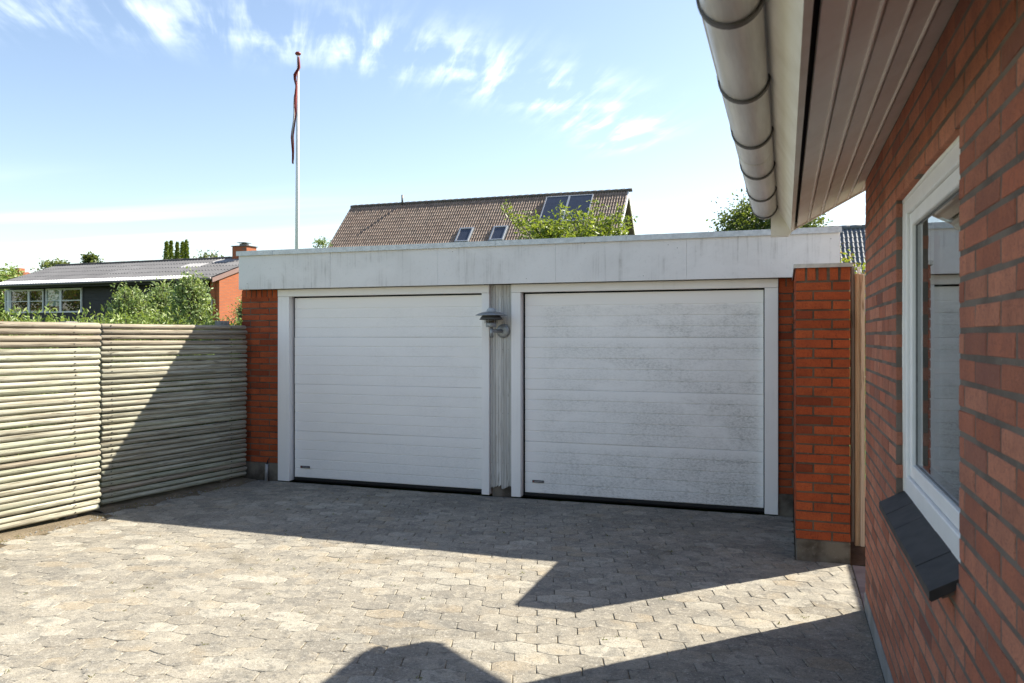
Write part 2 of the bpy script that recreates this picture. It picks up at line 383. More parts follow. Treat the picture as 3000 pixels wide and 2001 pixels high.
M['far_white'] = plain('far_white_paint', (0.76, 0.77, 0.78), 0.5, 0, 0.04)
M['cream'] = plain('cream_cladding', (0.62, 0.56, 0.38), 0.7, 0, 0.05)
M['barge'] = plain('brown_barge_board', (0.24, 0.15, 0.13), 0.6, 0, 0.1)
M['solar'] = plain('solar_glass', (0.05, 0.058, 0.085), 0.22, 0, 0.1, 4, 0.0)
M['alu'] = plain('bright_aluminium', (0.60, 0.61, 0.62), 0.4, 0.5)
M['curtain'] = plain('pale_blind', (0.50, 0.52, 0.52), 0.9)
M['bark'] = plain('tree_bark', (0.13, 0.10, 0.075), 0.95, 0, 0.3, 20, 0.8)
M['bark_pale'] = plain('pale_twig_bark', (0.30, 0.26, 0.20), 0.9, 0, 0.3, 20, 0.8)
def m_far_brick():
    b = N('orange_gable_brick'); p = b.pos(); q = b.map(p, (1, 1, 1), rot=(0, 0, 0))
    o = b.sepz(p); cv = b.n('ShaderNodeCombineXYZ'); b.l(o[1], cv.inputs[0]); b.l(o[2], cv.inputs[1])
    k = b.n('ShaderNodeTexBrick'); b.l(cv.outputs[0], k.inputs[0])
    k.inputs['Color1'].default_value = (0.42, 0.125, 0.05, 1); k.inputs['Color2'].default_value = (0.36, 0.105, 0.043, 1)
    k.inputs['Mortar'].default_value = (0.20, 0.13, 0.10, 1); k.inputs['Scale'].default_value = 1.0
    k.inputs['Mortar Size'].default_value = 0.008; k.inputs['Brick Width'].default_value = 0.24; k.inputs['Row Height'].default_value = 0.0667
    return b.bsdf(k.outputs[0], 0.9, 0, None, 0.2)
M['far_brick'] = m_far_brick()
def m_leaf(name, a, b2, tip=None, trans=0.35, rough=0.45, spec=0.5):
    b = N(name); r = b.n('ShaderNodeNewGeometry').outputs['Random Per Island']
    c = b.mix(r, a, b2)
    if tip: c = b.mix(b.ramp(b.rnd2(r), 0.72, 0.95), c, tip)
    q = b.n('ShaderNodeBsdfPrincipled'); b.sock(c, q.inputs['Base Color']); q.inputs['Roughness'].default_value = rough
    q.inputs['Specular IOR Level'].default_value = spec
    t = b.n('ShaderNodeBsdfTranslucent'); b.sock(b.mix(0.5, c, (0.30, 0.36, 0.03)), t.inputs[0])
    mx = b.n('ShaderNodeMixShader'); mx.inputs[0].default_value = trans
    b.l(q.outputs[0], mx.inputs[1]); b.l(t.outputs[0], mx.inputs[2]); b.l(mx.outputs[0], b.out.inputs[0])
    return b.m
M['leaf_hedge'] = m_leaf('hedge_leaves', (0.15, 0.235, 0.045), (0.25, 0.34, 0.085), (0.36, 0.42, 0.15))
M['leaf_shrub'] = m_leaf('shrub_leaves', (0.14, 0.22, 0.06), (0.29, 0.38, 0.14), (0.46, 0.52, 0.26))
M['leaf_cherry'] = m_leaf('fresh_tree_leaves', (0.10, 0.16, 0.02), (0.20, 0.27, 0.035), (0.30, 0.35, 0.05), 0.45)
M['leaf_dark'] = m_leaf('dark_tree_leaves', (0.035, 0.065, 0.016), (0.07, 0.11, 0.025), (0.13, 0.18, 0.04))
M['leaf_thuja'] = m_leaf('conifer_foliage', (0.11, 0.16, 0.025), (0.22, 0.27, 0.045), None, 0.15, 0.7, 0.2)
M['leaf_far'] = m_leaf('far_tree_leaves', (0.07, 0.105, 0.035), (0.15, 0.18, 0.065))
M['leaf_gold'] = m_leaf('yellow_and_red_leaves', (0.16, 0.22, 0.02), (0.30, 0.33, 0.03), (0.32, 0.13, 0.05), 0.4)
M['weed'] = m_leaf('joint_weed_blades', (0.10, 0.13, 0.02), (0.22, 0.20, 0.06), (0.24, 0.15, 0.05))
M['flag_red'] = plain('red_pennant_cloth', (0.22, 0.028, 0.026), 0.9)
M['flag_white'] = plain('white_pennant_cloth', (0.42, 0.40, 0.41), 0.9)
M['flag_dark'] = plain('dark_pennant_cloth', (0.07, 0.05, 0.055), 0.9)

# ------------------------------------------------------------------ object helpers
W = {}
def reg(o, loc=(0, 0, 0)): W[o.name] = Vector(loc)
def tag(o, label=None, cat=None, group=None, kind=None):
    if label: o['label'] = label
    if cat: o['category'] = cat
    if group: o['group'] = group
    if kind: o['kind'] = kind
    return o
def set_parent(o, parent):
    if parent is None: return
    o.parent = parent
    o.matrix_parent_inverse = Matrix.Translation(-W[parent.name])
def thing(name, loc, label, cat, group=None, kind=None):
    o = bpy.data.objects.new(name, None); C.objects.link(o); o.location = loc
    o.empty_display_size = 0.2; reg(o, loc)
    return tag(o, label, cat, group, kind)
def new(name, me, parent=None, loc=(0, 0, 0), rot=None):
    o = bpy.data.objects.new(name, me); C.objects.link(o); o.location = loc
    if rot is not None: o.rotation_euler = rot
    reg(o, loc); set_parent(o, parent)
    return o
def mesh(name, v, f, m, smooth=False):
    me = bpy.data.meshes.new(name); me.from_pydata([tuple(p) for p in v], [], [tuple(q) for q in f])
    me.materials.append(m)
    if smooth: me.polygons.foreach_set('use_smooth', [True] * len(me.polygons))
    me.update(); return me
class MB:
    """collects shapes for ONE part"""
    def __init__(s): s.v = []; s.f = []
    def add(s, v, f):
        n = len(s.v); s.v += [Vector(p) for p in v]; s.f += [tuple(i + n for i in q) for q in f]; return s
    def box(s, x0, x1, y0, y1, z0, z1, ch=0.0):
        if ch <= 0:
            v = [(x, y, z) for z in (z0, z1) for y in (y0, y1) for x in (x0, x1)]
            return s.add(v, [(0, 2, 3, 1), (4, 5, 7, 6), (0, 1, 5, 4), (2, 6, 7, 3), (0, 4, 6, 2), (1, 3, 7, 5)])
        c = min(ch, (x1 - x0) / 3, (y1 - y0) / 3, (z1 - z0) / 3)
        v = []; f = []
        for (a0, a1, k) in ((z0, z1, 0),):
            ring = [(x0 + c, y0), (x1 - c, y0), (x1, y0 + c), (x1, y1 - c), (x1 - c, y1), (x0 + c, y1), (x0, y1 - c), (x0, y0 + c)]
            ins = [(x0 + c, y0 + c), (x1 - c, y0 + c), (x1 - c, y0 + c), (x1 - c, y1 - c), (x1 - c, y1 - c), (x0 + c, y1 - c), (x0 + c, y1 - c), (x0 + c, y0 + c)]
            v = [(p[0], p[1], z0) for p in ins] + [(p[0], p[1], z0 + c) for p in ring] + [(p[0], p[1], z1 - c) for p in ring] + [(p[0], p[1], z1) for p in ins]
            for L in range(3):
                for i in range(8):
                    j = (i + 1) % 8; f.append((L * 8 + i, L * 8 + j, L * 8 + 8 + j, L * 8 + 8 + i))
            f.append((7, 5, 3, 1)); f.append((25, 27, 29, 31))
        return s.add(v, f)
    def prism(s, poly, a0, a1, axis='y'):
        """extrude a closed 2D outline; axis y: outline is (x,z); axis x: (y,z); axis z: (x,y)"""
        n = len(poly)
        def P(p, a): return {'y': (p[0], a, p[1]), 'x': (a, p[0], p[1]), 'z': (p[0], p[1], a)}[axis]
        v = [P(p, a0) for p in poly] + [P(p, a1) for p in poly]
        f = [(i, (i + 1) % n, n + (i + 1) % n, n + i) for i in range(n)] + [tuple(range(n))[::-1], tuple(range(n, 2 * n))]
        return s.add(v, f)
    def tube(s, pts, rad, seg=8, cap=True):
        pts = [Vector(p) for p in pts]; rad = rad if isinstance(rad, (list, tuple)) else [rad] * len(pts)
        v = []; f = []
        for i, p in enumerate(pts):
            d = (pts[min(i + 1, len(pts) - 1)] - pts[max(i - 1, 0)]).normalized()
            a = d.cross(Vector((0.3, 0.2, 1) if abs(d.z) < 0.9 else (1, 0.2, 0))).normalized(); b = d.cross(a)
            for k in range(seg):
                t = 2 * math.pi * k / seg; v.append(p + (a * math.cos(t) + b * math.sin(t)) * rad[i])
        for i in range(len(pts) - 1):
            for k in range(seg):
                j = (k + 1) % seg; f.append((i * seg + k, i * seg + j, (i + 1) * seg + j, (i + 1) * seg + k))
        if cap: f.append(tuple(range(seg))[::-1]); f.append(tuple(range((len(pts) - 1) * seg, len(pts) * seg)))
        return s.add(v, f)
    def lathe(s, prof, c, seg=24):
        v = []; f = []
        for (r, z) in prof:
            for k in range(seg):
                t = 2 * math.pi * k / seg; v.append((c[0] + r * math.cos(t), c[1] + r * math.sin(t), c[2] + z))
        for i in range(len(prof) - 1):
            for k in range(seg):
                j = (k + 1) % seg; f.append((i * seg + k, i * seg + j, (i + 1) * seg + j, (i + 1) * seg + k))
        f.append(tuple(range(seg))[::-1]); f.append(tuple(range((len(prof) - 1) * seg, len(prof) * seg)))
        return s.add(v, f)
    def xf(s, mtx): s.v = [mtx @ p for p in s.v]; return s
    def build(s, name, m, parent=None, smooth=False, label=None, kind=None):
        o = new(name, mesh(name, s.v, s.f, m, smooth), parent)
        return tag(o, label, None, None, kind)
def fix_normals(o):
    import bmesh
    b = bmesh.new(); b.from_mesh(o.data); bmesh.ops.recalc_face_normals(b, faces=b.faces); b.to_mesh(o.data); b.free()

# ------------------------------------------------------------------ bricks
COURSE = 0.0667
BH = 0.0540
_bm = {}
def brick_geo(L, D, H, face, var):
    """one brick, front edges broken; origin at the middle of its outer face. face: '-y' or '-x'"""
    r = random.Random(hash((round(L, 3), round(D, 3), round(H, 3), face, var)) & 0xffff)
    c = 0.0026
    j = lambda k=0.0016: r.uniform(-k, k)
    fr = [(-L / 2 + c + j(), 0 + j(0.001), -H / 2 + c + j()), (L / 2 - c + j(), j(0.001), -H / 2 + c + j()), (L / 2 - c + j(), j(0.001), H / 2 - c + j()), (-L / 2 + c + j(), j(0.001), H / 2 - c + j())]
    md = [(-L / 2 + j(), c, -H / 2 + j()), (L / 2 + j(), c, -H / 2 + j()), (L / 2 + j(), c, H / 2 + j()), (-L / 2 + j(), c, H / 2 + j())]
    bk = [(p[0], D, p[2]) for p in md]
    v = fr + md + bk
    f = [(0, 1, 2, 3)]
    for a in (0, 4):
        for i in range(4):
            k = (i + 1) % 4; f.append((a + i, a + 4 + i, a + 4 + k, a + k))
    if face == '-x': v = [(p[1], -p[0], p[2]) for p in v]
    return v, f
def brick_mesh(L, D, H, face, m, var):
    k = (round(L, 3), round(D, 3), round(H, 3), face, m.name, var)
    if k not in _bm:
        v, f = brick_geo(L, D, H, face, var); _bm[k] = mesh('brick', v, f, m)
    return _bm[k]
def lay(bricks, m, parent, limit=300, score=None):
    """bricks: (centre of outer face, L, D, H, face). The largest in view become objects, the rest one joined part."""
    if score is None or len(bricks) <= limit: single, rest = bricks, []
    else:
        s = sorted(bricks, key=score, reverse=True); single, rest = s[:limit], s[limit:]
    for i, (c, L, D, H, face) in enumerate(single):
        o = new('brick', brick_mesh(L, D, H, face, m, random.randrange(4)), parent, (c[0] + (random.uniform(-.0007, .0005) if face == '-x' else 0), c[1] + (random.uniform(-.0012, .0012) if face == '-y' else 0), c[2] + random.uniform(-.001, .001)))
    if rest:
        mb = MB()
        for (c, L, D, H, face) in rest:
            v, f = brick_geo(L, D, H, face, random.randrange(4)); mb.add([(p[0] + c[0], p[1] + c[1], p[2] + c[2]) for p in v], f)
        mb.build('brickwork', m, parent, kind='stuff')

# ------------------------------------------------------------------ foliage
def leaves(pts, size, m, name, parent=None, up=0.3, aspect=0.5, droop=0.0, kind=None):
    pts = np.asarray(pts); n = len(pts)
    d = rng.normal(size=(n, 3)); d[:, 2] = d[:, 2] * 0.7 + up; d /= np.linalg.norm(d, axis=1)[:, None]
    q = rng.normal(size=(n, 3)); s = np.cross(d, q); s /= np.linalg.norm(s, axis=1)[:, None] + 1e-9
    nn = np.cross(d, s)
    L = (size * rng.uniform(0.6, 1.25, n))[:, None]
    b0 = pts; tip = pts + d * L + nn * (L * -0.12); mid = pts + d * L * 0.48
    a = mid + s * L * aspect * 0.5 + nn * L * 0.08; b = mid - s * L * aspect * 0.5 + nn * L * 0.08
    v = np.stack([b0, a, tip, b], 1).reshape(-1, 3)
    me = bpy.data.meshes.new(name)
    me.vertices.add(4 * n); me.vertices.foreach_set('co', v.ravel())
    me.loops.add(6 * n); me.polygons.add(2 * n)
    base = (np.arange(n) * 4)[:, None]
    idx = np.concatenate([base + 0, base + 1, base + 2, base + 0, base + 2, base + 3], 1).ravel()
    me.loops.foreach_set('vertex_index', idx)
    me.polygons.foreach_set('loop_start', np.arange(2 * n) * 3)
    me.polygons.foreach_set('loop_total', np.full(2 * n, 3))
    me.materials.append(m); me.update(calc_edges=True)
    o = new(name, me, parent)
    return tag(o, kind=kind)
def crown_pts(c, r, n, clumps, spread, shell=0.55, zmin=None):
    c = np.array(c); r = np.array(r)
    d = rng.normal(size=(clumps, 3)); d /= np.linalg.norm(d, axis=1)[:, None]
    rad = rng.uniform(shell, 1.0, clumps) ** 0.7
    cc = c + d * rad[:, None] * r
    k = rng.integers(0, clumps, n); sz = rng.uniform(0.55, 1.3, clumps)
    p = cc[k] + rng.normal(size=(n, 3)) * (spread * sz[k])[:, None]
    if zmin is not None: p = p[p[:, 2] > zmin]
    return p, cc
def tree(name, base, centre, r, n, clumps, spread, leaf, lm, label, cat='tree', group=None, bark='bark', trunk_r=0.12, shell=0.5, aspect=0.55, limbs=9, up=0.2):
    t = thing(name, base, label, cat, group)
    p, cc = crown_pts(centre, r, n, clumps, spread, shell)
    mb = MB(); b = Vector(base); c = Vector(centre)
    fork = b + (c - b) * 0.55
    mb.tube([b, b + (fork - b) * 0.5 + Vector((0.04, 0.02, 0)), fork], [trunk_r, trunk_r * 0.8, trunk_r * 0.65], 8)
    for i in range(limbs):
        q = Vector(cc[(i * 7) % len(cc)]); m_ = fork + (q - fork) * 0.5 + Vector((0, 0, 0.12 * (q - fork).length))
        mb.tube([fork, m_, q], [trunk_r * 0.5, trunk_r * 0.3, trunk_r * 0.08], 5)
    mb.build('trunk', M[bark], t, True)
    leaves(p, leaf, M[lm], 'crown', t, up, aspect)
    return t

# ================================================================== SETTING
def terrain_z(x, y):
    a = min(max((y - 9.5) / 14, 0), 1); b = min(max((-x - 7) / 12, 0), 1)
    f = max(a, b); f = f * f * (3 - 2 * f)
    return -0.03 + 1.45 * f
gv, gf = [], []
xs = [-300, -150, -80] + list(np.linspace(-50, 30, 54)) + [80, 150, 300]
ys = [-200, -80, -30] + list(np.linspace(-12, 60, 49)) + [90, 160, 400]
for y in ys:
    for x in xs: gv.append((x, y, terrain_z(x, y)))
nx = len(xs)
for j in range(len(ys) - 1):
    for i in range(nx - 1): gf.append((j * nx + i, j * nx + i + 1, (j + 1) * nx + i + 1, (j + 1) * nx + i))
ground = tag(new('ground', mesh('ground', gv, gf, M['grass_ground'], True)), kind='structure')

# driveway: a sand bed and interlocking pavers, each with its own edges
WALL_X = 0.43
FENCE_A = (Vector((-5.70, 4.50)), Vector((-5.60, 5.36)))
FENCE_B = (Vector((-5.73, 5.50)), Vector((-5.47, 7.17)))
def fence_x(y):
    if y < 5.4: return -5.60 + (y - 5.36) * (0.10 / 0.86)
    return -5.73 + (y - 5.5) * (0.26 / 1.67)
bed = MB()
yy = list(np.linspace(-6, 7.25, 28))
for a, b in zip(yy[:-1], yy[1:]):
    bed.add([(fence_x(a) - 0.3, a, -0.0062), (WALL_X + 0.05, a, -0.0062), (WALL_X + 0.05, b, -0.0062), (fence_x(b) - 0.3, b, -0.0062)], [(0, 1, 2, 3)])
driveway = tag(bed.build('driveway', M['joint_sand']), kind='structure')
PL, PS = 0.214, 0.250
PX0_ = 0.07
ROW_A, TICK_A = math.radians(11), math.radians(107)
rd = Vector((math.cos(ROW_A), math.sin(ROW_A))); td = Vector((math.cos(TICK_A), math.sin(TICK_A)))
def paver_poly(odd, var):
    r = random.Random(odd * 10 + var)
    g = 0.0021; e = 0.0445 - g; mdl = 0.0805 - g; hl = PL / 2 - 0.0012
    top = [(-hl, e), (-hl * 0.60, (e + mdl) / 2 + 0.006), (-hl * 0.28, mdl), (hl * 0.28, mdl), (hl * 0.60, (e + mdl) / 2 + 0.006), (hl, e)]
    # the joint line is shared with the next row: top of one row is the bottom of the next, half a stone along
    pts = top + [(x, -y) for (x, y) in reversed(top)]
    return [(x + r.uniform(-.0028, .0028), y + r.uniform(-.0028, .0028)) for x, y in pts]
def paver_geo(var):
    po = paver_poly(0, var); n = len(po)
    P = lambda x, y: rd * x + td * y
    def inset(k): return [(x * (1 - k / (PL / 2)), y * (1 - k / 0.066)) for x, y in po]
    r = random.Random(var)
    rings = [(po, -0.03), (po, -0.0032 - r.uniform(0, .001)), (inset(0.0035), 0.0)]
    v = []; f = []
    for ring, z in rings:
        for x, y in ring: q = P(x, y); v.append((q.x, q.y, z))
    for L in range(2):
        for i in range(n): j = (i + 1) % n; f.append((L * n + i, L * n + j, (L + 1) * n + j, (L + 1) * n + i))
    f.append(tuple(range(2 * n, 3 * n)))
    return v, f
pgeo = [paver_geo(k) for k in range(6)]
pmesh = [mesh('paver', v, f, M['paver']) for v, f in pgeo]
stones = []
o0 = Vector((-2.6, 3.0))
ROWP = PS / 2
CLIPX, CLIPY = 0.424, 7.235
for j in range(-110, 75):
    for i in range(-45, 45):
        p = o0 + rd * ((i + (0.5 if j % 2 else 0)) * PL) + td * (j * ROWP)
        x, y = p
        if y > CLIPY + 0.05 or y < -5.5 or x < fence_x(y) + (0.16 if y < 5.4 else 0.10) or x > CLIPX + 0.07: continue
        if x > PX0_ + 0.05 and y > 5.92: continue
        stones.append((x, y))
def stone_score(s):
    a, b, Z = proj(s[0], s[1], 0)
    if Z < 2 or a < -40 or a > 3040 or b > 2030: return -1 - abs(s[1]) * .01
    if a > 2540: return -1
    return 1 / Z
stones.sort(key=stone_score, reverse=True)
rest = MB()
def z_jit(x, y): return 0.0009 * math.sin(1.7 * x + 0.6 * y) + 0.0009 * math.sin(2.9 * y - 1.1 * x)
def clip(poly, ax, lim):
    out = []
    for k, p in enumerate(poly):
        q = poly[(k + 1) % len(poly)]; pi, qi = p[ax] <= lim, q[ax] <= lim
        if pi: out.append(p)
        if pi != qi:
            t = (lim - p[ax]) / (q[ax] - p[ax]); out.append((p[0] + (q[0] - p[0]) * t, p[1] + (q[1] - p[1]) * t))
    return out
def cut_stone(x, y, z, var):
    """an edge stone sawn to fit; returns its geometry in world space, or None"""
    po = [((rd * a + td * b).x + x, (rd * a + td * b).y + y) for a, b in paver_poly(0, var)]
    if max(p[0] for p in po) > CLIPX: po = clip(po, 0, CLIPX)
    if len(po) > 2 and max(p[1] for p in po) > CLIPY: po = clip(po, 1, CLIPY)
    if len(po) > 2 and max(p[0] for p in po) > PX0_ and max(p[1] for p in po) > 5.862:
        po = clip(po, 1, 5.862) if y < 5.88 else clip(po, 0, PX0_ - 0.004)
    if len(po) < 3: return None
    n = len(po); cx = sum(p[0] for p in po) / n; cy = sum(p[1] for p in po) / n
    if max(abs(p[0] - cx) + abs(p[1] - cy) for p in po) < 0.02: return None
    v = [(p[0], p[1], z - 0.03) for p in po] + [(p[0], p[1], z - 0.0032) for p in po] + [(cx + (p[0] - cx) * 0.95, cy + (p[1] - cy) * 0.95, z) for p in po]
    f = [(L * n + i, L * n + (i + 1) % n, (L + 1) * n + (i + 1) % n, (L + 1) * n + i) for L in range(2) for i in range(n)] + [tuple(range(2 * n, 3 * n))]
    return v, f
for k, (x, y) in enumerate(stones):
    a = random.randrange(6); e = Euler((random.gauss(0, .008), random.gauss(0, .008), random.gauss(0, .016)))
    z = z_jit(x, y) + random.uniform(-.0016, .001)
    if x > CLIPX - 0.13 or y > CLIPY - 0.13 or (x > PX0_ - 0.13 and y > 5.72):
        g = cut_stone(x, y, z, a)
        if g is None: continue
        if k < 300: new('paver', mesh('paver', g[0], g[1], M['paver']), driveway)
        else: rest.add(*g)
        continue
    if k < 300: new('paver', pmesh[a], driveway, (x, y, z), e)
    else:
        mt = Matrix.Translation((x, y, z)) @ e.to_matrix().to_4x4()
        rest.add([mt @ Vector(q) for q in pgeo[a][0]], pgeo[a][1])
rest.build('paver_field', M['paver'], driveway, kind='stuff')
# soil along the fence foot and in the gap beside the gate
sm = MB()
def strip(y0, y1, x_in, x_out, n=26):
    for i in range(n):
        a = y0 + (y1 - y0) * i / n; b = y0 + (y1 - y0) * (i + 1) / n
        for k in range(4):
            def q(y, k2):
                X = fence_x(y) + x_in + (x_out - x_in) * k2 / 4 + (0.02 * math.sin(y * 13) + 0.012 * math.sin(y * 31) if k2 == 4 else 0)
                Zz = [0.028, 0.026, 0.02, 0.012, -0.006][k2] + (0.008 * math.sin(y * 17 + k2) if k2 < 4 else 0)
                return (X, y, Zz)
            sm.add([q(a, k), q(a, k + 1), q(b, k + 1), q(b, k)], [(0, 1, 2, 3)])
strip(-3, 5.37, -0.12, 0.16); strip(5.42, 7.2, -0.12, 0.15)
tag(sm.build('soil_strip', M['soil'], None, True), kind='structure')
ds = MB()
for i in range(10):
    for j in range(14):
        X = lambda a: 0.40 + a * 0.13; Yq = lambda b: 5.86 + b * 0.25
        zf = lambda a, b: 0.004 + 0.02 * math.sin(a * 2.1 + b) * math.cos(b * 1.7 - a) - (0.01 if b == 0 else 0)
        ds.add([(X(i), Yq(j), zf(i, j)), (X(i + 1), Yq(j), zf(i + 1, j)), (X(i + 1), Yq(j + 1), zf(i + 1, j + 1)), (X(i), Yq(j + 1), zf(i, j + 1))], [(0, 1, 2, 3)])
tag(ds.build('bare_soil', M['dark_soil'], None, True), kind='structure')
path = tag(MB().box(0.427, 1.5, 4.95, 5.86, -0.05, -0.006).build('path_bed', M['joint_sand']), kind='structure')
for k in range(3):
    for l in range(3):
        MB().box(0.43 + l * 0.35, 0.43 + l * 0.35 + 0.344, 4.95 + k * 0.30, 4.95 + k * 0.30 + 0.294, -0.04, 0.001 + 0.002 * ((k + l) % 2), 0.004).build('slab', M['slab'], path)

# ================================================================== GARAGE
GY = 7.26
garage = thing('garage', (-2.6, GY, 0), 'flat roofed double garage of red brick with white doors and pale fascia', 'garage')
# body behind the front
body = MB()
body.box(-5.60, -5.13, GY + 0.006, GY + 0.12, 0.0, 2.06)
body.box(-5.60, -5.40, GY + 0.12, 13.2, 0.0, 2.36)
body.box(0.20, 0.41, GY + 0.006, 13.2, 0.0, 2.36)
body.box(-0.06, 0.20, GY + 0.006, GY + 0.12, 0.0, 2.06)
body.box(-5.40, 0.20, 13.0, 13.2, 0.0, 2.36)
body.box(-2.80, -2.40, GY + 0.05, GY + 0.25, 0.0, 2.06)
wall_g = body.build('wall', M['mortar_garage'], garage)
MB().box(-5.52, 0.42, 7.16, 13.25, 2.36, 2.405).build('roof_slab', M['rubber'], garage)
MB().box(-5.50, 0.405, 7.15, 7.40, 2.06, 2.36).build('fascia_backing', M['grey_board'], garage)
br = []
zb = 0.19
for k in range(27):
    z = zb + COURSE * k + BH / 2
    rows = [(-5.61, 0.228), (-5.372, 0.228)] if k % 2 else [(-5.61, 0.108), (-5.49, 0.228), (-5.25, 0.115)]
    for x, L in rows: br.append(((x + L / 2, GY, z), L, 0.10, BH, '-y'))
    L = 0.105 if k % 2 else 0.118
    br.append(((-0.052 + L / 2, GY, z), L, 0.10, BH, '-y'))
for i in range(7): br.append(((-5.61 + 0.027 + i * 0.0667, GY, 2.003), 0.054, 0.10, 0.09, '-y'))
for i in range(2): br.append(((-0.025 + i * 0.0667, GY, 2.003), 0.054, 0.10, 0.09, '-y'))
lay(br, M['brick_garage'], wall_g)
MB().box(-5.605, -5.135, GY - 0.004, GY + 0.10, -0.02, zb - 0.006, 0.006).build('concrete_base', M['concrete'], garage)
MB().box(-0.055, 0.07, GY - 0.004, GY + 0.10, -0.02, zb - 0.006, 0.006).build('concrete_base', M['concrete'], garage)
# fascia panels and metal edge
seams = [-5.54, -4.415, -3.21, -2.015, -0.82, 0.432]
for a, b in zip(seams[:-1], seams[1:]):
    MB().box(a + 0.0006, b - 0.0006, 7.12 + random.uniform(-.0012, .0012), 7.145, 2.048, 2.428, 0.0015).build('fascia_panel', M['fascia'], garage)
MB().box(-5.54, -5.515, 7.147, 13.2, 2.05, 2.425).build('fascia_panel', M['fascia'], garage)
MB().box(0.408, 0.432, 7.147, 13.2, 2.05, 2.425).build('fascia_panel', M['fascia'], garage)
cs = [-5.56, -5.10, -3.85, -2.60, -1.35, -0.10, 0.445]
for a, b in zip(cs[:-1], cs[1:]):
    mb = MB().prism([(7.10, 2.408), (7.108, 2.408), (7.108, 2.448), (7.18, 2.437), (7.18, 2.447), (7.10, 2.458)], a + 0.001, b - 0.001, 'x')
    o = mb.build('edge_trim', M['cap_metal'], garage); fix_normals(o)
# nail heads on the panels
nl = MB()
for x, z in [(-5.43, 2.11), (-3.05, 2.37), (-1.74, 2.40), (-0.98, 2.36), (0.36, 2.36), (-0.9, 2.33), (-2.3, 2.09), (-1.2, 2.09)]:
    nl.lathe([(0.0035, -.001), (0.0035, .001)], (0, 0, 0), 6)
    for p in nl.v[-12:]: p.x, p.y, p.z = p.x + x, 7.118 + p.z, p.y + z
nl.build('nail_heads', M['dark_steel'], garage, kind='stuff')
# door frames
def frame(x0, x1, j0, j1):
    MB().box(x0, x1, 7.225, 7.30, 1.972, 2.047, 0.003).build('door_head', M['trim'], garage)
    MB().box(x0, x0 + j0, 7.228, 7.33, 0.01, 1.970, 0.003).build('door_jamb', M['trim'], garage)
    MB().box(x1 - j1, x1, 7.228, 7.33, 0.01, 1.970, 0.003).build('door_jamb', M['trim'], garage)
frame(-5.125, -2.715, 0.142, 0.078)
frame(-2.488, -0.056, 0.095, 0.112)
def door(x0, x1, m, label):
    d = MB().box(x0 - 0.02, x1 + 0.018, 7.325, 7.34, 0.002, 1.99).build('garage_door', M['black'], garage, label=label)
    zs = [0.046, 0.539, 1.039, 1.539, 1.958]
    for z0, z1 in zip(zs[:-1], zs[1:]):
        y = 7.30; prof = [(y + 0.03, z0 + 0.0006), (y + 0.004, z0 + 0.0006), (y, z0 + 0.006)]
        k = math.ceil((z0 - 0.039 + 0.02) / 0.1)
        zz = 0.039 + 0.1 * k
        while zz < z1 - 0.02:
            if zz > z0 + 0.03: prof += [(y, zz - 0.004), (y + 0.0045, zz - 0.001), (y + 0.0045, zz + 0.001), (y + 0.0005, zz + 0.007), (y, zz + 0.012)]
            zz += 0.1
        prof += [(y, z1 - 0.004), (y + 0.004, z1 - 0.0006), (y + 0.03, z1 - 0.0006)]
        v = []; f = []
        xn = [x0, x0 + 0.002] + [x0 + (x1 - x0) * q / 6 for q in range(1, 6)] + [x1 - 0.002, x1]
        for x in xn:
            bow = 0.0025 * math.sin((x - x0) * 2.1 + z0 * 5)
            for (yy_, z) in prof: v.append((x, yy_ + bow + (0.004 if x in (x0, x1) and yy_ < y + 0.02 else 0), z))
        n = len(prof)
        for i in range(len(xn) - 1):
            for q in range(n - 1): f.append((i * n + q, (i + 1) * n + q, (i + 1) * n + q + 1, i * n + q + 1))
        MB().add(v, f).build('door_section', m, d)
    MB().prism([(7.296, 0.0455), (7.325, 0.0455), (7.325, 0.004), (7.305, 0.004), (7.296, 0.02)], x0 - 0.004, x1 + 0.004, 'x').build('bottom_seal', M['rubber'], d)
    bx = x0 + 0.075
    b = MB().box(bx, bx + 0.115, 7.292, 7.2995, 0.146, 0.170, 0.002).build('badge', M['badge'], d)
    return d, b, bx
d1, b1, bx1 = door(-4.962, -2.803, M['door_a'], 'left white ribbed sectional door with faint dust')
d2, b2, bx2 = door(-2.372, -0.178, M['door_b'], 'right white ribbed sectional door with grey grime patches')
for d_, bx_ in ((d1, bx1), (d2, bx2)):
    t = MB()
    for k in range(8): t.box(bx_ + 0.024 + k * 0.0102, bx_ + 0.0315 + k * 0.0102, 7.2908, 7.2918, 0.154, 0.162 + (0.001 if k % 3 else 0))
    t.build('badge_lettering', M['badge_text'], d_)
    MB().box(bx_ + 0.007, bx_ + 0.018, 7.2908, 7.2918, 0.152, 0.164).build('badge_mark', M['badge_red'], d_)
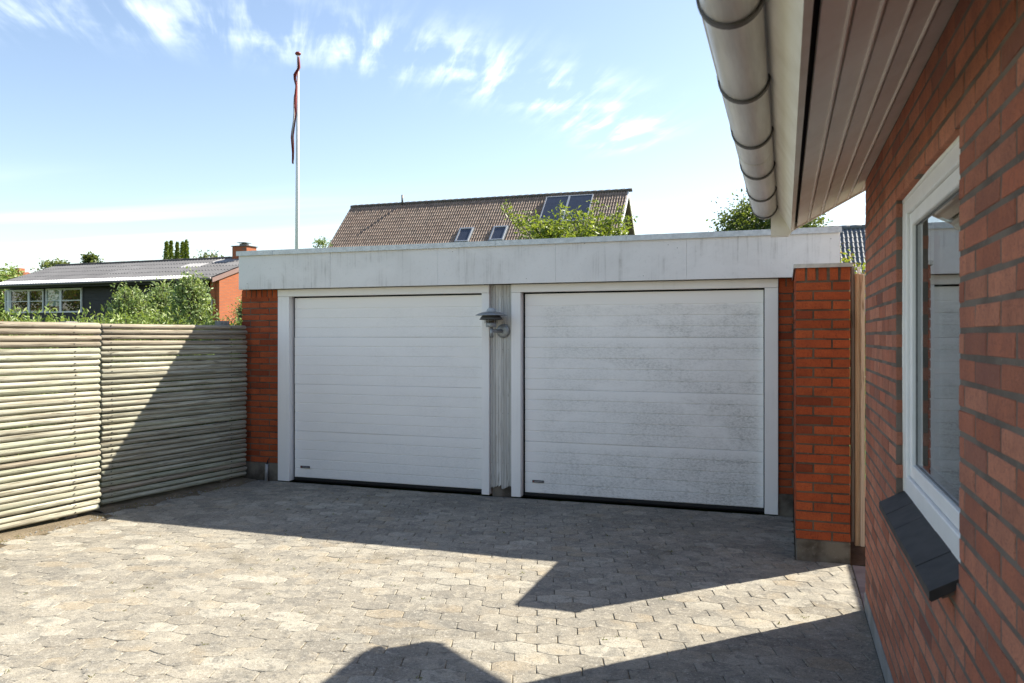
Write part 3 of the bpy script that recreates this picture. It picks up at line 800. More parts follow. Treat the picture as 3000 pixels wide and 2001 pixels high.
# post between the doors, clad in weathered beaded boards
for k in range(4):
    x0 = -2.714 + k * 0.0565; x1 = x0 + 0.0565
    v = []; f = []
    prof = [(0, .016), (0, .004), (.004, 0), (.023, 0), (.0255, .005), (.028, 0), (.0525, 0), (.0563, .004), (.0563, .016)]
    b0 = 0.075 + random.uniform(0, .02)
    rows = [b0, b0 + 0.06, 0.6, 1.2, 2.047]
    for z in rows:
        for i, (a, d_) in enumerate(prof): v.append((x0 + a, 7.262 + d_ + (0.002 * math.sin(z * 9 + k)), z + (random.uniform(-0.012, 0.02) if z == b0 else 0)))
    n = len(prof)
    for r_ in range(len(rows) - 1):
        for i in range(n - 1): f.append((r_ * n + i, r_ * n + i + 1, (r_ + 1) * n + i + 1, (r_ + 1) * n + i))
    MB().add(v, f).build('beaded_board', M['grey_board'], garage)
    nm = MB()
    for z in (0.32, 0.80, 1.42, 1.93): nm.box(x0 + 0.012, x0 + 0.016, 7.2585, 7.2635, z, z + 0.004)
    nm.build('nail_heads', M['dark_steel'], garage, kind='stuff')
MB().box(-2.70, -2.50, 7.285, 7.32, -0.01, 0.11).build('post_base', M['concrete'], garage)
# small pipe by the brick pier
pp = thing('ground_pipe', (-5.27, 7.235, 0), 'short grey pipe stub standing against the concrete base of the left brick pier', 'pipe')
MB().tube([(-5.272, 7.232, -0.02), (-5.27, 7.234, 0.10), (-5.268, 7.236, 0.175)], 0.017, 10).build('pipe', M['pipe'], pp, True)
MB().tube([(-5.268, 7.236, 0.17), (-5.262, 7.245, 0.215), (-5.255, 7.262, 0.235)], [0.006, 0.005, 0.004], 6).build('cable', M['rubber'], pp, True)

# wall lamp
lx, ly = -2.645, 7.10
lamp = thing('wall_lamp', (-2.59, 7.26, 1.4), 'galvanised wall lamp with two stacked shades on the post between the garage doors', 'lamp')
def lathe_part(name, prof, c, m, seg=28): return MB().lathe(prof, c, seg).build(name, m, lamp, True)
lathe_part('top_shade', [(0.150, 0), (0.1515, 0.002), (0.12, 0.017), (0.085, 0.029), (0.05, 0.036), (0.045, 0.036), (0.045, 0.033), (0.085, 0.025), (0.12, 0.013), (0.148, -0.001)], (lx, ly, 1.748), M['lamp_metal'])
lathe_part('top_cap', [(0.045, 0.03), (0.044, 0.045), (0.038, 0.060), (0.024, 0.070), (0.004, 0.073)], (lx, ly, 1.748), M['curtain'])
lathe_part('lower_shade', [(0.112, 0), (0.113, 0.002), (0.098, 0.026), (0.082, 0.042), (0.078, 0.042), (0.094, 0.024), (0.108, 0)], (lx, ly, 1.706), M['lamp_dark'])
lathe_part('lamp_glass', [(0.050, 0), (0.052, 0.012), (0.052, 0.052), (0.045, 0.06)], (lx, ly, 1.676), M['amber'])
cg = MB()
for k in range(6):
    t = k * math.pi / 3 + 0.4; cg.tube([(lx + 0.060 * math.cos(t), ly + 0.060 * math.sin(t), 1.672), (lx + 0.060 * math.cos(t), ly + 0.060 * math.sin(t), 1.735)], 0.0028, 5)
for z in (1.683, 1.697):
    cg.tube([(lx + 0.061 * math.cos(t * math.pi / 12), ly + 0.061 * math.sin(t * math.pi / 12), z) for t in range(25)], 0.0022, 5)
cg.build('lamp_cage', M['lamp_metal'], lamp, True)
lathe_part('lamp_cup', [(0.046, 0), (0.05, 0.004), (0.051, 0.036), (0.048, 0.04)], (lx, ly, 1.636), M['lamp_metal'])
MB().tube([(lx + 0.004, ly, 1.640), (lx + 0.004, ly, 1.535)], 0.0165, 12).build('lamp_stem', M['lamp_metal'], lamp, True)
MB().tube([(lx + 0.004, ly, 1.60), (lx + 0.02, ly + 0.05, 1.60), (-2.585, 7.245, 1.60)], 0.017, 10).build('lamp_arm', M['lamp_metal'], lamp, True)
wp = MB().lathe([(0.067, 0), (0.067, 0.014), (0.060, 0.024), (0.03, 0.027)], (0, 0, 0), 26)
for p in wp.v: p.x, p.y, p.z = p.x - 2.578, 7.262 - p.z, p.y + 1.600
fix_normals(wp.build('wall_plate', M['lamp_metal'], lamp, True))

# ================================================================== WING WALL
PX0, PX1, PYF = 0.07, 0.42, 5.87
wing = thing('brick_wing_wall', (0.245, 6.5, 0), 'red brick wing wall with zinc cap and concrete foot beside the right garage door', 'brick wall')
wm = MB().box(PX0 + 0.006, PX1 - 0.006, PYF + 0.006, GY - 0.01, 0.10, 2.03).build('mortar', M['mortar_garage'], wing)
br = []
W0 = 0.147; WC = 0.0662
for k in range(27):
    z = W0 + WC * k + BH / 2
    if k % 2 == 0:
        br += [((PX0 + 0.114, PYF, z), 0.228, 0.108, BH, '-y'), ((PX1 - 0.055, PYF, z), 0.110, 0.228, BH, '-y')]; y = PYF + 0.120
    else:
        br += [((PX0 + 0.054, PYF, z), 0.108, 0.228, BH, '-y'), ((PX1 - 0.115, PYF, z), 0.230, 0.108, BH, '-y')]; y = PYF + 0.240
    while y < GY - 0.05:
        L = min(0.228, GY - 0.02 - y)
        if L > 0.04: br.append(((PX0, y + L / 2, z), L, 0.10, BH, '-x'))
        y += 0.240
zs_ = W0 + WC * 27 + 0.045
for i in range(5): br.append(((PX0 + 0.030 + i * 0.0725, PYF, zs_), 0.060 if i in (0, 4) else 0.052, 0.10, 0.090, '-y'))
y = PYF + 0.112
while y < GY - 0.08: br.append(((PX0, y + 0.027, zs_), 0.054, 0.10, 0.090, '-x')); y += 0.0667
lay(br, M['brick_garage'], wm)
MB().box(PX0 + 0.002, PX1 + 0.002, PYF - 0.004, GY - 0.02, -0.05, W0 - 0.004, 0.008).build('concrete_base', M['concrete'], wing)
cp = MB().prism([(PX0 - 0.014, 2.020), (PX0 - 0.010, 2.020), (PX0 - 0.010, 2.046), (PX1 + 0.010, 2.046), (PX1 + 0.010, 2.020), (PX1 + 0.016, 2.018), (PX1 + 0.016, 2.050), (PX0 - 0.014, 2.050)], PYF - 0.012, GY - 0.03, 'y')
cp.box(PX0 - 0.012, PX1 + 0.014, PYF - 0.0145, PYF - 0.0125, 2.022, 2.0495)
fix_normals(cp.build('zinc_cap', M['cap_metal'], wing))

# timber gate standing open behind the wing wall
gate = thing('timber_gate', (0.47, 6.1, 0.1), 'raw timber gate seen edge on between the wing wall and the brick house', 'gate')
MB().box(0.433, 0.455, 5.98, 6.05, 0.125, 2.03, 0.003).build('post', M['post'], gate)
MB().box(0.457, 0.490, 5.975, 6.02, 0.10, 1.985, 0.004).build('stile', M['gate_wood'], gate)
MB().box(0.491, 0.520, 5.970, 6.015, 0.10, 1.98, 0.003).build('stile', M['gate_pale'], gate)
for k in range(7): MB().box(0.494, 0.514, 6.02 + k * 0.13, 6.02 + k * 0.13 + 0.12, 0.14, 1.93, 0.003).build('board', M['gate_pale'], gate)
sl = MB().box(-0.006, 0.010, -0.01, 0.01, 0, 0.13); sl.xf(Matrix.Translation((0.507, 6.1, 1.91)) @ Matrix.Rotation(-0.16, 4, 'Y')); sl.build('loose_slat', M['far_white'], gate)

# ================================================================== BRICK HOUSE ON THE RIGHT
HY1, HY0 = 4.917, -6.0
house = thing('brick_house', (4.0, 0, 0), 'red brick house with white eaves, zinc gutter and white window on the right', 'house')
WY0, WY1, WZ0, WZ1 = 2.345, 3.594, 0.90, 2.10
# mortar core with the window opening left free
core = MB(); xa, xb = WALL_X + 0.0016, WALL_X + 0.11
core.box(xa, xb, HY0, WY0 - 0.006, 0.09, 2.50)
core.box(xa, xb, WY1 + 0.006, HY1 - 0.004, 0.09, 2.50)
core.box(xa, xb, WY0 - 0.006, WY1 + 0.006, 0.09, WZ0 - 0.006)
core.box(xa, xb, WY0 - 0.006, WY1 + 0.006, WZ1 + 0.006, 2.50)
core.box(xb, 7.4, HY1 - 0.12, HY1 - 0.006, 0.0, 2.42)
wall_h = core.build('wall', M['mortar_house'], house)
gable = MB().prism([(xb, 2.40), (7.4, 2.40), (4.0, 4.3)], HY1 - 0.12, HY1 - 0.006, 'y').build('gable', M['brick_house'], house)
br = []
HZ0 = 0.100
for k in range(36):
    z = HZ0 + COURSE * k + BH / 2 + 0.003
    y = HY1 - (0.0 if k % 2 else -0.12)
    inwin = z > WZ0 and z < WZ1
    while y > HY0 + 0.3:
        a, b = y - 0.228, min(y, HY1)
        y -= 0.240
        segs = [(a, b)]
        if inwin:
            segs = []
            if a >= WY1 or b <= WY0: segs = [(a, b)]
            else:
                if b > WY1 + 0.025: segs.append((WY1, b))
                if a < WY0 - 0.025: segs.append((a, WY0))
        for a_, b_ in segs:
            if b_ - a_ > 0.02: br.append(((WALL_X, (a_ + b_) / 2, z), b_ - a_, 0.10, BH, '-x'))
def hscore(q):
    c = q[0]
    if c[1] < 0.9: return -1
    a, b, Z = proj(*c)
    if a > 3060 or b < -60 or b > 2060: return -1
    return 1 / Z ** 2
lay(br, M['brick_house'], wall_h, 300, hscore)
MB().box(WALL_X - 0.004, xb, HY0, HY1 + 0.003, -0.05, HZ0 - 0.002, 0.003).build('plinth', M['plinth'], house)
# room behind the glass
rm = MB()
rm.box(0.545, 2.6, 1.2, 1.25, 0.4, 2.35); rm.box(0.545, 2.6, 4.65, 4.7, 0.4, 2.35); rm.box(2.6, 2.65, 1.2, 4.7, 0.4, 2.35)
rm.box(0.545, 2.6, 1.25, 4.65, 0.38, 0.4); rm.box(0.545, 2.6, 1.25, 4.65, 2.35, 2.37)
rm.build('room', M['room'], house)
# window
XF = 0.460
wf = MB()
def rect_frame(mb, x0, x1, y0, y1, z0, z1, w_, ch=0.003, wb=None):
    wb = wb or w_
    mb.box(x0, x1, y0, y0 + w_, z0, z1, ch); mb.box(x0, x1, y1 - w_, y1, z0, z1, ch)
    mb.box(x0 + .0005, x1, y0 + w_ - .001, y1 - w_ + .001, z0, z0 + wb, ch); mb.box(x0 + .0005, x1, y0 + w_ - .001, y1 - w_ + .001, z1 - w_, z1, ch)
rect_frame(wf, XF, 0.545, WY0 - 0.005, WY1 + 0.003, WZ0 + 0.012, WZ1 + 0.004, 0.062, 0.003, 0.075)
window = wf.build('window', M['pvc'], house)
ws = MB(); rect_frame(ws, XF + 0.012, 0.535, WY0 + 0.06, WY1 - 0.062, WZ0 + 0.09, WZ1 - 0.060, 0.052)
ws.build('sash', M['pvc'], window)
wg = MB(); rect_frame(wg, XF + 0.0265, 0.53, WY0 + 0.112, WY1 - 0.114, WZ0 + 0.142, WZ1 - 0.112, 0.004, 0)
wg.build('gasket', M['gasket'], window)
MB().box(0.490, 0.494, WY0 + 0.115, WY1 - 0.117, WZ0 + 0.146, WZ1 - 0.116).build('pane', M['glass'], window)
MB().box(0.510, 0.514, WY0 + 0.115, WY1 - 0.117, WZ0 + 0.146, WZ1 - 0.116).build('pane', M['glass'], window)
sb = MB()
sb.tube([(XF + 0.001, WY1 - 0.001, WZ0 + 0.02), (XF - 0.002, WY1 + 0.001, 1.5), (XF, WY1, WZ1)], 0.006, 6)
sb.tube([(XF + 0.001, WY0, WZ1 + .002), (XF - 0.003, 2.9, WZ1 + .001), (XF, WY1, WZ1)], 0.008, 6)
sb.build('sealant', M['trim'], window, True)
sill = MB().prism([(0.40, 0.842), (0.465, 0.872), (0.465, 0.895), (0.40, 0.862)], WY0 + 0.06, WY1 - 0.01, 'y').build('sill_bed', M['mortar_house'], window)
for k in range(5):
    a = 2.385 + k * 0.2418; b = a + 0.2408; dz = random.uniform(-.0012, .0012)
    m_ = MB().prism([(0.366, 0.842), (0.372, 0.838), (0.466, 0.899), (0.466, 0.923), (0.366, 0.866)], a, b, 'y')
    for p in m_.v: p.z += dz
    fix_normals(m_.build('sill_slate', M['slate'], window))
# roof, soffit, fascia, gutter
SL = 0.55
YE = 5.29
EX, EZ = 0.05, 2.223           # lower outer corner of the soffit
def sof(x): return EZ + SL * (x - EX)
cosr = 1 / math.sqrt(1 + SL * SL); sinr = SL * cosr
roof = MB().prism([(-0.155, sof(-0.155) + 0.285), (4.0, sof(4.0) + 0.285), (8.1, sof(-0.105) + 0.285), (8.1, sof(-0.105) + 0.228), (4.0, sof(4.0) + 0.228), (-0.155, sof(-0.155) + 0.228)], HY0, YE + 0.026, 'y').build('roof', M['ridge'], house)
fix_normals(roof)
MB().prism([(0.03, sof(0.03) + 0.03), (4.0, sof(4.0) + 0.03), (4.0, sof(4.0) + 0.22), (0.03, sof(0.03) + 0.20)], HY0, YE - 0.002, 'y').build('roof_deck', M['black'], house)
bw = 0.0755
for k in range(5):
    x0 = EX + 0.018 + k * (bw + 0.001); x1 = x0 + bw - 0.001
    if k == 4: x1 = WALL_X + 0.02
    bead = 0.010
    cuts = [HY0, 1.15 + 0.55 * k % 1.3, 3.0 + (0.83 * k) % 1.5, YE - 0.003]
    for a, b in zip(cuts[:-1], cuts[1:]):
        poly = [(x0 + 0.002, sof(x0) + 0.010), (x0 + 0.004, sof(x0 + 0.004)), (x1 - 0.013, sof(x1 - 0.013)), (x1 - 0.011, sof(x1 - 0.011) - 0.005), (x1 - 0.007, sof(x1 - 0.007) - 0.0075), (x1 - 0.003, sof(x1 - 0.003) - 0.006), (x1, sof(x1) - 0.001), (x1, sof(x1) + 0.02), (x0 + 0.002, sof(x0) + 0.02)]
        fix_normals(MB().prism(poly, a + 0.0013, b - 0.0013, 'y').build('soffit_board', M['soffit'], house))
FT = 0.022
fx0, fz0 = EX + 0.004, EZ - 0.006
def slope_pt(a, d): return (fx0 + a * cosr - d * sinr, fz0 + a * sinr + d * cosr)   # a along the slope, d square to it
fas = [slope_pt(0, 0), slope_pt(0, 0.200), slope_pt(-FT, 0.200), slope_pt(-FT, 0.0)]
fix_normals(MB().prism(fas, HY0, YE - 0.002, 'y').build('eave_fascia', M['eave_fascia'], house))
bb = [(-0.085, 2.178), (0.018, 2.178), (0.045, EZ - 0.012), (0.60, sof(0.60) - 0.012), (4.0, sof(4.0) - 0.012), (4.0, sof(4.0) + 0.222), (-0.085, sof(-0.085) + 0.222)]
fix_normals(MB().prism(bb, YE, YE + 0.024, 'y').build('barge_board', M['eave_fascia'], house))
GXC, GZC, GR = -0.120, 2.352, 0.072
gp = []
for k in range(17):
    t = math.pi + math.pi * k / 16; gp.append((GXC + GR * math.cos(t), GZC + GR * math.sin(t)))
for k in range(17):
    t = 2 * math.pi - math.pi * k / 16; gp.append((GXC + (GR - 0.002) * math.cos(t), GZC + (GR - 0.002) * math.sin(t)))
gut = MB().prism(gp, HY0, 5.225, 'y').build('gutter', M['gutter'], house, True); fix_normals(gut)
gut.data.polygons.foreach_set('use_smooth', [len(p.vertices) == 4 for p in gut.data.polygons])
MB().prism(gp[:17], 5.222, 5.227, 'y').build('gutter_end', M['gutter'], gut)
MB().tube([(GXC - GR, HY0, GZC), (GXC - GR, 5.225, GZC)], 0.0065, 8).build('gutter_bead', M['gutter'], gut, True)
for y in (0.9, 3.55):
    o = MB().prism([(GXC + (p[0] - GXC) * 1.02, GZC + (p[1] - GZC) * 1.02) for p in gp], y, y + 0.035, 'y').build('gutter_sleeve', M['gutter'], gut); fix_normals(o)
for k in range(-3, 7):
    y = 1.93 + 0.64 * k
    if k == 5: y = 5.14
    if k == 6: continue
    pts = []
    for q in range(0, 19):
        t = math.pi - 0.12 + (math.pi + 0.12) * q / 18; pts.append((GXC + (GR + 0.0045) * math.cos(t), y, GZC + (GR + 0.0045) * math.sin(t)))
    bk = MB()
    for (p, q) in zip(pts[:-1], pts[1:]):
        n0 = Vector((p[0] - GXC, 0, p[2] - GZC)).normalized(); n1 = Vector((q[0] - GXC, 0, q[2] - GZC)).normalized()
        P, Q = Vector(p), Vector(q); hw = Vector((0, 0.012, 0))
        bk.add([P - hw - n0 * .003, P + hw - n0 * .003, Q + hw - n1 * .003, Q - hw - n1 * .003, P - hw + n0 * .003, P + hw + n0 * .003, Q + hw + n1 * .003, Q - hw + n1 * .003],
               [(0, 1, 2, 3), (4, 7, 6, 5), (0, 3, 7, 4), (1, 5, 6, 2), (0, 4, 5, 1), (3, 2, 6, 7)])
    bk.tube([(GXC - GR - .004, y, GZC - .002), (GXC - GR - .007, y, GZC + .014), (GXC - GR + .004, y, GZC + .026), (GXC - GR + .014, y, GZC + .014)], 0.005, 6)
    bk.box(GXC + GR - 0.002, fx0 - 0.06, y - 0.012, y + 0.012, GZC - 0.004, GZC + 0.002)
    bk.build('bracket', M['dark_steel'], gut)
# rest of the house so that it stands as a whole
MB().box(7.3, 7.42, HY0, HY1 - 0.13, 0, 2.42).build('back_wall', M['mortar_house'], house)

# close boarded fence beyond the house corner
bf = thing('board_fence', (1.98, 7.6, 0), 'tall board fence out beyond the house corner', 'fence')
for k in range(26): MB().box(1.95, 1.972, 5.6 + k * 0.152, 5.6 + k * 0.152 + 0.147, 0.03, 2.08, 0.002).build('board', M['gate_wood'], bf)
for y in (5.7, 7.5, 9.4): MB().box(1.975, 2.065, y, y + 0.09, 0, 2.05, 0.004).build('post', M['post'], bf)
for z in (0.4, 1.7): MB().box(1.973, 2.01, 5.6, 9.5, z, z + 0.07).build('rail', M['post'], bf)

# ================================================================== LOG FENCE
def log_fence(p0, p1, pitch, n, label, z0, posts):
    d = p1 - p0; L = d.length; ang = math.atan2(d.y, d.x)
    t = thing('log_fence', (p0.x, p0.y, 0), label, 'fence', 'half round log fence panels')
    nrm = Vector((d.y, -d.x)) / L        # towards the drive
    for k in range(n):
        r = pitch * 0.5 * random.uniform(0.90, 1.0)
        seg = 12; rows = 9
        v = []; f = []
        ph = random.uniform(0, 6)
        e0, e1 = random.uniform(-.012, .006), random.uniform(-.006, .012)
        for i in range(rows):
            x = e0 + (L + e1 - e0) * i / (rows - 1)
            rr = r * (1 + 0.05 * math.sin(x * 2.3 + ph) + random.uniform(-.025, .025))
            off = 0.003 * math.sin(x * 1.3 + ph * 2)
            for s_ in range(seg):
                a = 2 * math.pi * s_ / seg
                q = rr * (0.72 if i in (0, rows - 1) else 1)
                v.append((x, q * math.cos(a) * 0.98, q * math.sin(a) + off))
        xs_ = sorted(set([p[0] for p in v]))
        for i in range(rows - 1):
            for s_ in range(seg):
                j = (s_ + 1) % seg; f.append((i * seg + s_, (i + 1) * seg + s_, (i + 1) * seg + j, i * seg + j))
        f += [tuple(range(seg)), tuple(range((rows - 1) * seg, rows * seg))[::-1]]
        # make end rows sit just inside so the log ends are rounded over
        for s_ in range(seg): v[s_] = (v[s_][0] - 0.0, v[s_][1], v[s_][2])
        for s_ in range(seg, 2 * seg): v[s_] = (e0 + 0.012, v[s_][1], v[s_][2])
        for s_ in range((rows - 2) * seg, (rows - 1) * seg): v[s_] = (L + e1 - 0.012, v[s_][1], v[s_][2])
        m_ = M['log_brown'] if (k >= n - 3 or (k > n - 5 and random.random() < .5) or random.random() < 0.03) else M['log']
        o = new('log', mesh('log', v, f, m_, True), t, (p0.x + nrm.x * -r + random.gauss(0, .003), p0.y + nrm.y * -r, z0 + pitch * (k + 0.5)), (0, random.gauss(0, .0012), ang + random.gauss(0, .0008)))
    nl_ = MB()
    for k in range(n):
        for u in (0.055, 0.87):
            q = p0 + d * (u + random.uniform(-.004, .004)) + nrm * 0.001; z = z0 + pitch * (k + 0.5) + random.uniform(-.006, .008)
            nl_.box(q.x - .004, q.x + .004, q.y - .004, q.y + .004, z - .004, z + .004)
    nl_.build('nail_heads', M['dark_steel'], t, kind='stuff')
    top = z0 + pitch * n
    for u, hgt in posts:
        c = p0 + d * u - nrm * 0.115
        mb = MB().box(-0.055, 0.055, -0.05, 0.05, -0.1, top + hgt, 0.004); mb.xf(Matrix.Translation((c.x, c.y, 0)) @ Matrix.Rotation(ang, 4, 'Z'))
        mb.build('post', M['post'], t)
dA = (FENCE_A[1] - FENCE_A[0]).normalized()
log_fence(FENCE_A[1] - dA * 1.85, FENCE_A[1], 0.0522, 31, 'sunlit pale log fence panel at the left picture edge', 0.045, [(0.05, -.02), (0.88, 0.012)])
log_fence(FENCE_A[1] - dA * 3.72, FENCE_A[1] - dA * 1.87, 0.0522, 31, 'log fence panel nearest the viewer, beyond the left picture edge', 0.045, [(0.05, -.02)])
log_fence(FENCE_B[0], FENCE_B[1], 0.0505, 32, 'log fence panel half in shade that meets the brick garage pier', 0.050, [(0.05, -.02), (0.86, 0.045)])

# ================================================================== HEDGE AND SHRUBS BEHIND THE FENCE
hp = []
hedge = thing('hedge', (-6.6, 5.5, 0), 'bright green clipped hedge with new shoots rising above the log fence', 'hedge')
def hx(y): return fence_x(y) - 0.80
n = 15000
ysamp = rng.uniform(1.5, 9.3, n); zsamp = 1.70 * rng.uniform(0, 1, n) ** 0.45 + 0.02
hp = np.stack([np.array([hx(y) for y in ysamp]) + rng.normal(0, 0.26, n), ysamp, zsamp + 0.05 * np.sin(ysamp * 3.1)], 1)
hp[:, 0] = np.minimum(hp[:, 0], np.array([fence_x(y) - 0.24 for y in ysamp]))
sh = []; stems = MB()
for k in range(900):
    y = random.uniform(1.5, 9.3); x = hx(y) + random.gauss(0, 0.28); h_ = 1.63 + 0.05 * math.sin(y * 3.1) + abs(random.gauss(0.07, 0.06))
    x = min(x, fence_x(y) - 0.26)
    lx_, ly_ = random.gauss(0, .05), random.gauss(0, .05)
    if k % 3 == 0: stems.tube([(x, y, 1.35), (x + lx_, y + ly_, h_)], [0.004, 0.002], 3, False)
    for q in range(13):
        f_ = q / 12; sh.append((x + lx_ * f_, y + ly_ * f_, 1.45 + (h_ - 1.45) * f_))
stems.build('stems', M['bark_pale'], hedge, kind='stuff')
leaves(np.concatenate([hp, np.array(sh)]), 0.052, M['leaf_hedge'], 'foliage', hedge, 0.75, 0.36)
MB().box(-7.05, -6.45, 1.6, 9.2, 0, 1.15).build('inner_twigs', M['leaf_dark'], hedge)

def shrub(px, pt, pb, pw, t, n, label, seed):
    c = at_t(px, (pt + pb) / 2, t); hh = (pb - pt) / 2 / F_PX * t; ww = pw / 2 / F_PX * t
    zg = terrain_z(c.x, c.y)
    s = thing('garden_shrub', (c.x, c.y, zg), label, 'shrub', 'garden shrubs behind the hedge')
    st = MB(); pts = []
    r = random.Random(seed)
    top = c.z + hh
    for k in range(80):
        a = r.uniform(0, 6.283); q = math.sqrt(r.random()); ex = c.x + ww * q * math.cos(a); ey = c.y + ww * q * math.sin(a)
        ez = c.z + hh * (1.0 - 0.55 * q * q) * r.uniform(0.72, 1.05)
        b0 = Vector((c.x + 0.2 * math.cos(a) * q, c.y + 0.2 * math.sin(a) * q, zg)); e = Vector((ex, ey, ez)); m_ = b0 + (e - b0) * 0.55 + Vector((0, 0, 0.15))
        st.tube([b0, m_, e], [0.02, 0.012, 0.004], 4, False)
        for i in range(n // 36):
            f_ = r.uniform(0.12, 1.0); w_ = 0.5 * (1 - f_)
            base = m_ + (e - m_) * ((f_ - .55) / .45) if f_ > .55 else b0 + (m_ - b0) * (f_ / .55)
            sp = 0.16 * (1.25 - f_) + 0.035
            pts.append((base.x + r.gauss(0, sp), base.y + r.gauss(0, sp), base.z + r.gauss(0, sp)))
    st.build('stems', M['bark'], s, kind='stuff')
    leaves(np.array(pts), 0.068, M['leaf_shrub'], 'foliage', s, 0.55, 0.42)
shrub(382, 840, 1010, 92, 13.5, 4200, 'leafy shrub standing leftmost of three in front of the charcoal wall', 1)
shrub(470, 832, 1010, 72, 14.2, 4600, 'leafy shrub standing in the middle of three before the charcoal wall', 2)
shrub(556, 803, 1010, 88, 13.2, 5200, 'tallest leafy shrub, rightmost of three beside the orange brick gable', 3)
shrub(724, 862, 1010, 56, 20, 1600, 'dark climbing shrub against the orange brick gable by the garage corner', 4)

# ================================================================== CHARCOAL HOUSE (left background)
A2 = math.atan2(-0.04, 1.0)
H2 = Matrix.Translation((-23.14, 28.0, 0)) @ Matrix.Rotation(A2, 4, 'Z')      # local x runs along the eave, 0 at its right end
h2 = thing('charcoal_house', (H2 @ Vector((-6.6, 3.3, 1.4))), 'low charcoal clad house with grey corrugated roof and orange brick gable', 'house')
EZ2, RZ2, HW2, LEN2 = 4.07, 5.24, 3.3, 13.3
GZ2 = 1.2
def b2_(name, m, parent, *boxes):
    mb = MB()
    for b in boxes: mb.box(*b)
    return mb.xf(H2).build(name, M[m], parent)
w2 = b2_('wall', 'dark_wall', h2, (-13.1, -0.75, 0.62, 0.80, GZ2, 3.98))
zz = GZ2
while zz < 3.8:
    mb = MB().prism([(0.585, zz), (0.62, zz), (0.62, zz + 0.165), (0.60, zz + 0.165)], -13.12, -0.75, 'x'); o = mb.xf(H2).build('cladding_board', M['dark_wall'], w2); zz += 0.168
slope2 = (RZ2 - EZ2) / HW2
gb = MB().prism([(0.45, GZ2), (6.2, GZ2), (6.2, EZ2 - 0.05), (3.3, RZ2 - 0.14), (0.45, EZ2 + 0.02)], -0.22, -0.02, 'x')
fix_normals(gb.xf(H2).build('gable_wall', M['far_brick'], h2))
b2_('corner_pier', 'far_brick', h2, (-0.42, -0.22, 0.35, 0.62, GZ2, 4.0))
b2_('back_wall', 'dark_wall', h2, (-13.1, -0.3, 6.0, 6.15, GZ2, 3.98))
b2_('left_wall', 'dark_wall', h2, (-13.1, -12.95, 0.8, 6.0, GZ2, 4.0))
# corrugated sheets, five courses
def sheet(x0, x1, f0, f1, lift, m, name):
    v = []; f = []
    st = 0.0295; n_ = max(2, int((x1 - x0) / st))
    for i in range(n_ + 1):
        x = x0 + (x1 - x0) * i / n_; hgt = 0.028 * math.cos(2 * math.pi * x / 0.177)
        for q in (f0, f1): v.append((x, q * HW2, EZ2 + slope2 * q * HW2 + hgt + (lift if q == f0 else 0)))
    for i in range(n_): f.append((2 * i, 2 * i + 2, 2 * i + 3, 2 * i + 1))
    o = MB().add(v, f); nb_ = len(o.v)
    for i in range(n_):      # lower edge has a visible thickness
        a, b = o.v[2 * i], o.v[2 * i + 2]; o.add([a, b, b - Vector((0, 0, .02)), a - Vector((0, 0, .02))], [(0, 3, 2, 1)])
    return o.xf(H2).build(name, m, rf2)
rf2 = MB().prism([(0.0, EZ2 - 0.10), (HW2, RZ2 - 0.10), (2 * HW2, EZ2 - 0.10), (2 * HW2, EZ2 - 0.03), (HW2, RZ2 - 0.035), (0.0, EZ2 - 0.03)], -LEN2, -0.02, 'x')
rf2 = rf2.xf(H2).build('roof', M['eternit'], h2); fix_normals(rf2)
for c_, (f0, f1) in enumerate(((0.13, 0.36), (0.345, 0.58), (0.565, 0.79), (0.775, 0.985))):
    xs2 = np.linspace(-LEN2, 0.0, 12)
    for i in range(11):
        pale = (c_ == 3 and i in (9,)) or (c_ == 2 and i == 8) or (c_ == 1 and i == 6 and False)
        sheet(xs2[i], xs2[i + 1] + 0.03, f0, f1, 0.022 + 0.004 * (i % 2), M['eternit_pale'] if pale else M['eternit'], 'roof_sheet')
for i in range(12):
    a = -LEN2 + i * 0.98
    if a > -1.6: break
    sheet(a, a + 1.0, -0.02, 0.14, 0.012, M['white_sheet'], 'eave_sheet')
sheet(-1.54, 0.0, -0.02, 0.14, 0.012, M['eternit'], 'roof_sheet')
rc = MB()
for i in range(14):
    x = -LEN2 + 0.95 * i; rc.tube([(x, HW2, RZ2 + 0.015), (x + 0.97, HW2, RZ2 + 0.025)], 0.075, 8)
rc.xf(H2).build('ridge_cap', M['ridge'], rf2, True)
gt = MB().tube([(-LEN2, -0.10, EZ2 - 0.09), (0, -0.10, EZ2 - 0.07)], 0.07, 10); gt.xf(H2).build('gutter', M['dark_steel'], h2, True)
for q0, q1 in ((-0.05, HW2 + 0.02),):
    mb = MB().prism([(q0, EZ2 - 0.02 + slope2 * q0), (q1, EZ2 - 0.02 + slope2 * q1), (q1, EZ2 - 0.24 + slope2 * q1), (q0, EZ2 - 0.20 + slope2 * q0)], 0.01, 0.06, 'x'); o = mb.xf(H2).build('barge_board', M['barge'], h2); fix_normals(o)
b2_('eave_board', 'dark_wall', h2, (-13.2, -0.3, 0.02, 0.10, EZ2 - 0.22, EZ2 - 0.11), (-13.2, -0.3, 0.05, 0.62, EZ2 - 0.13, EZ2 - 0.115))
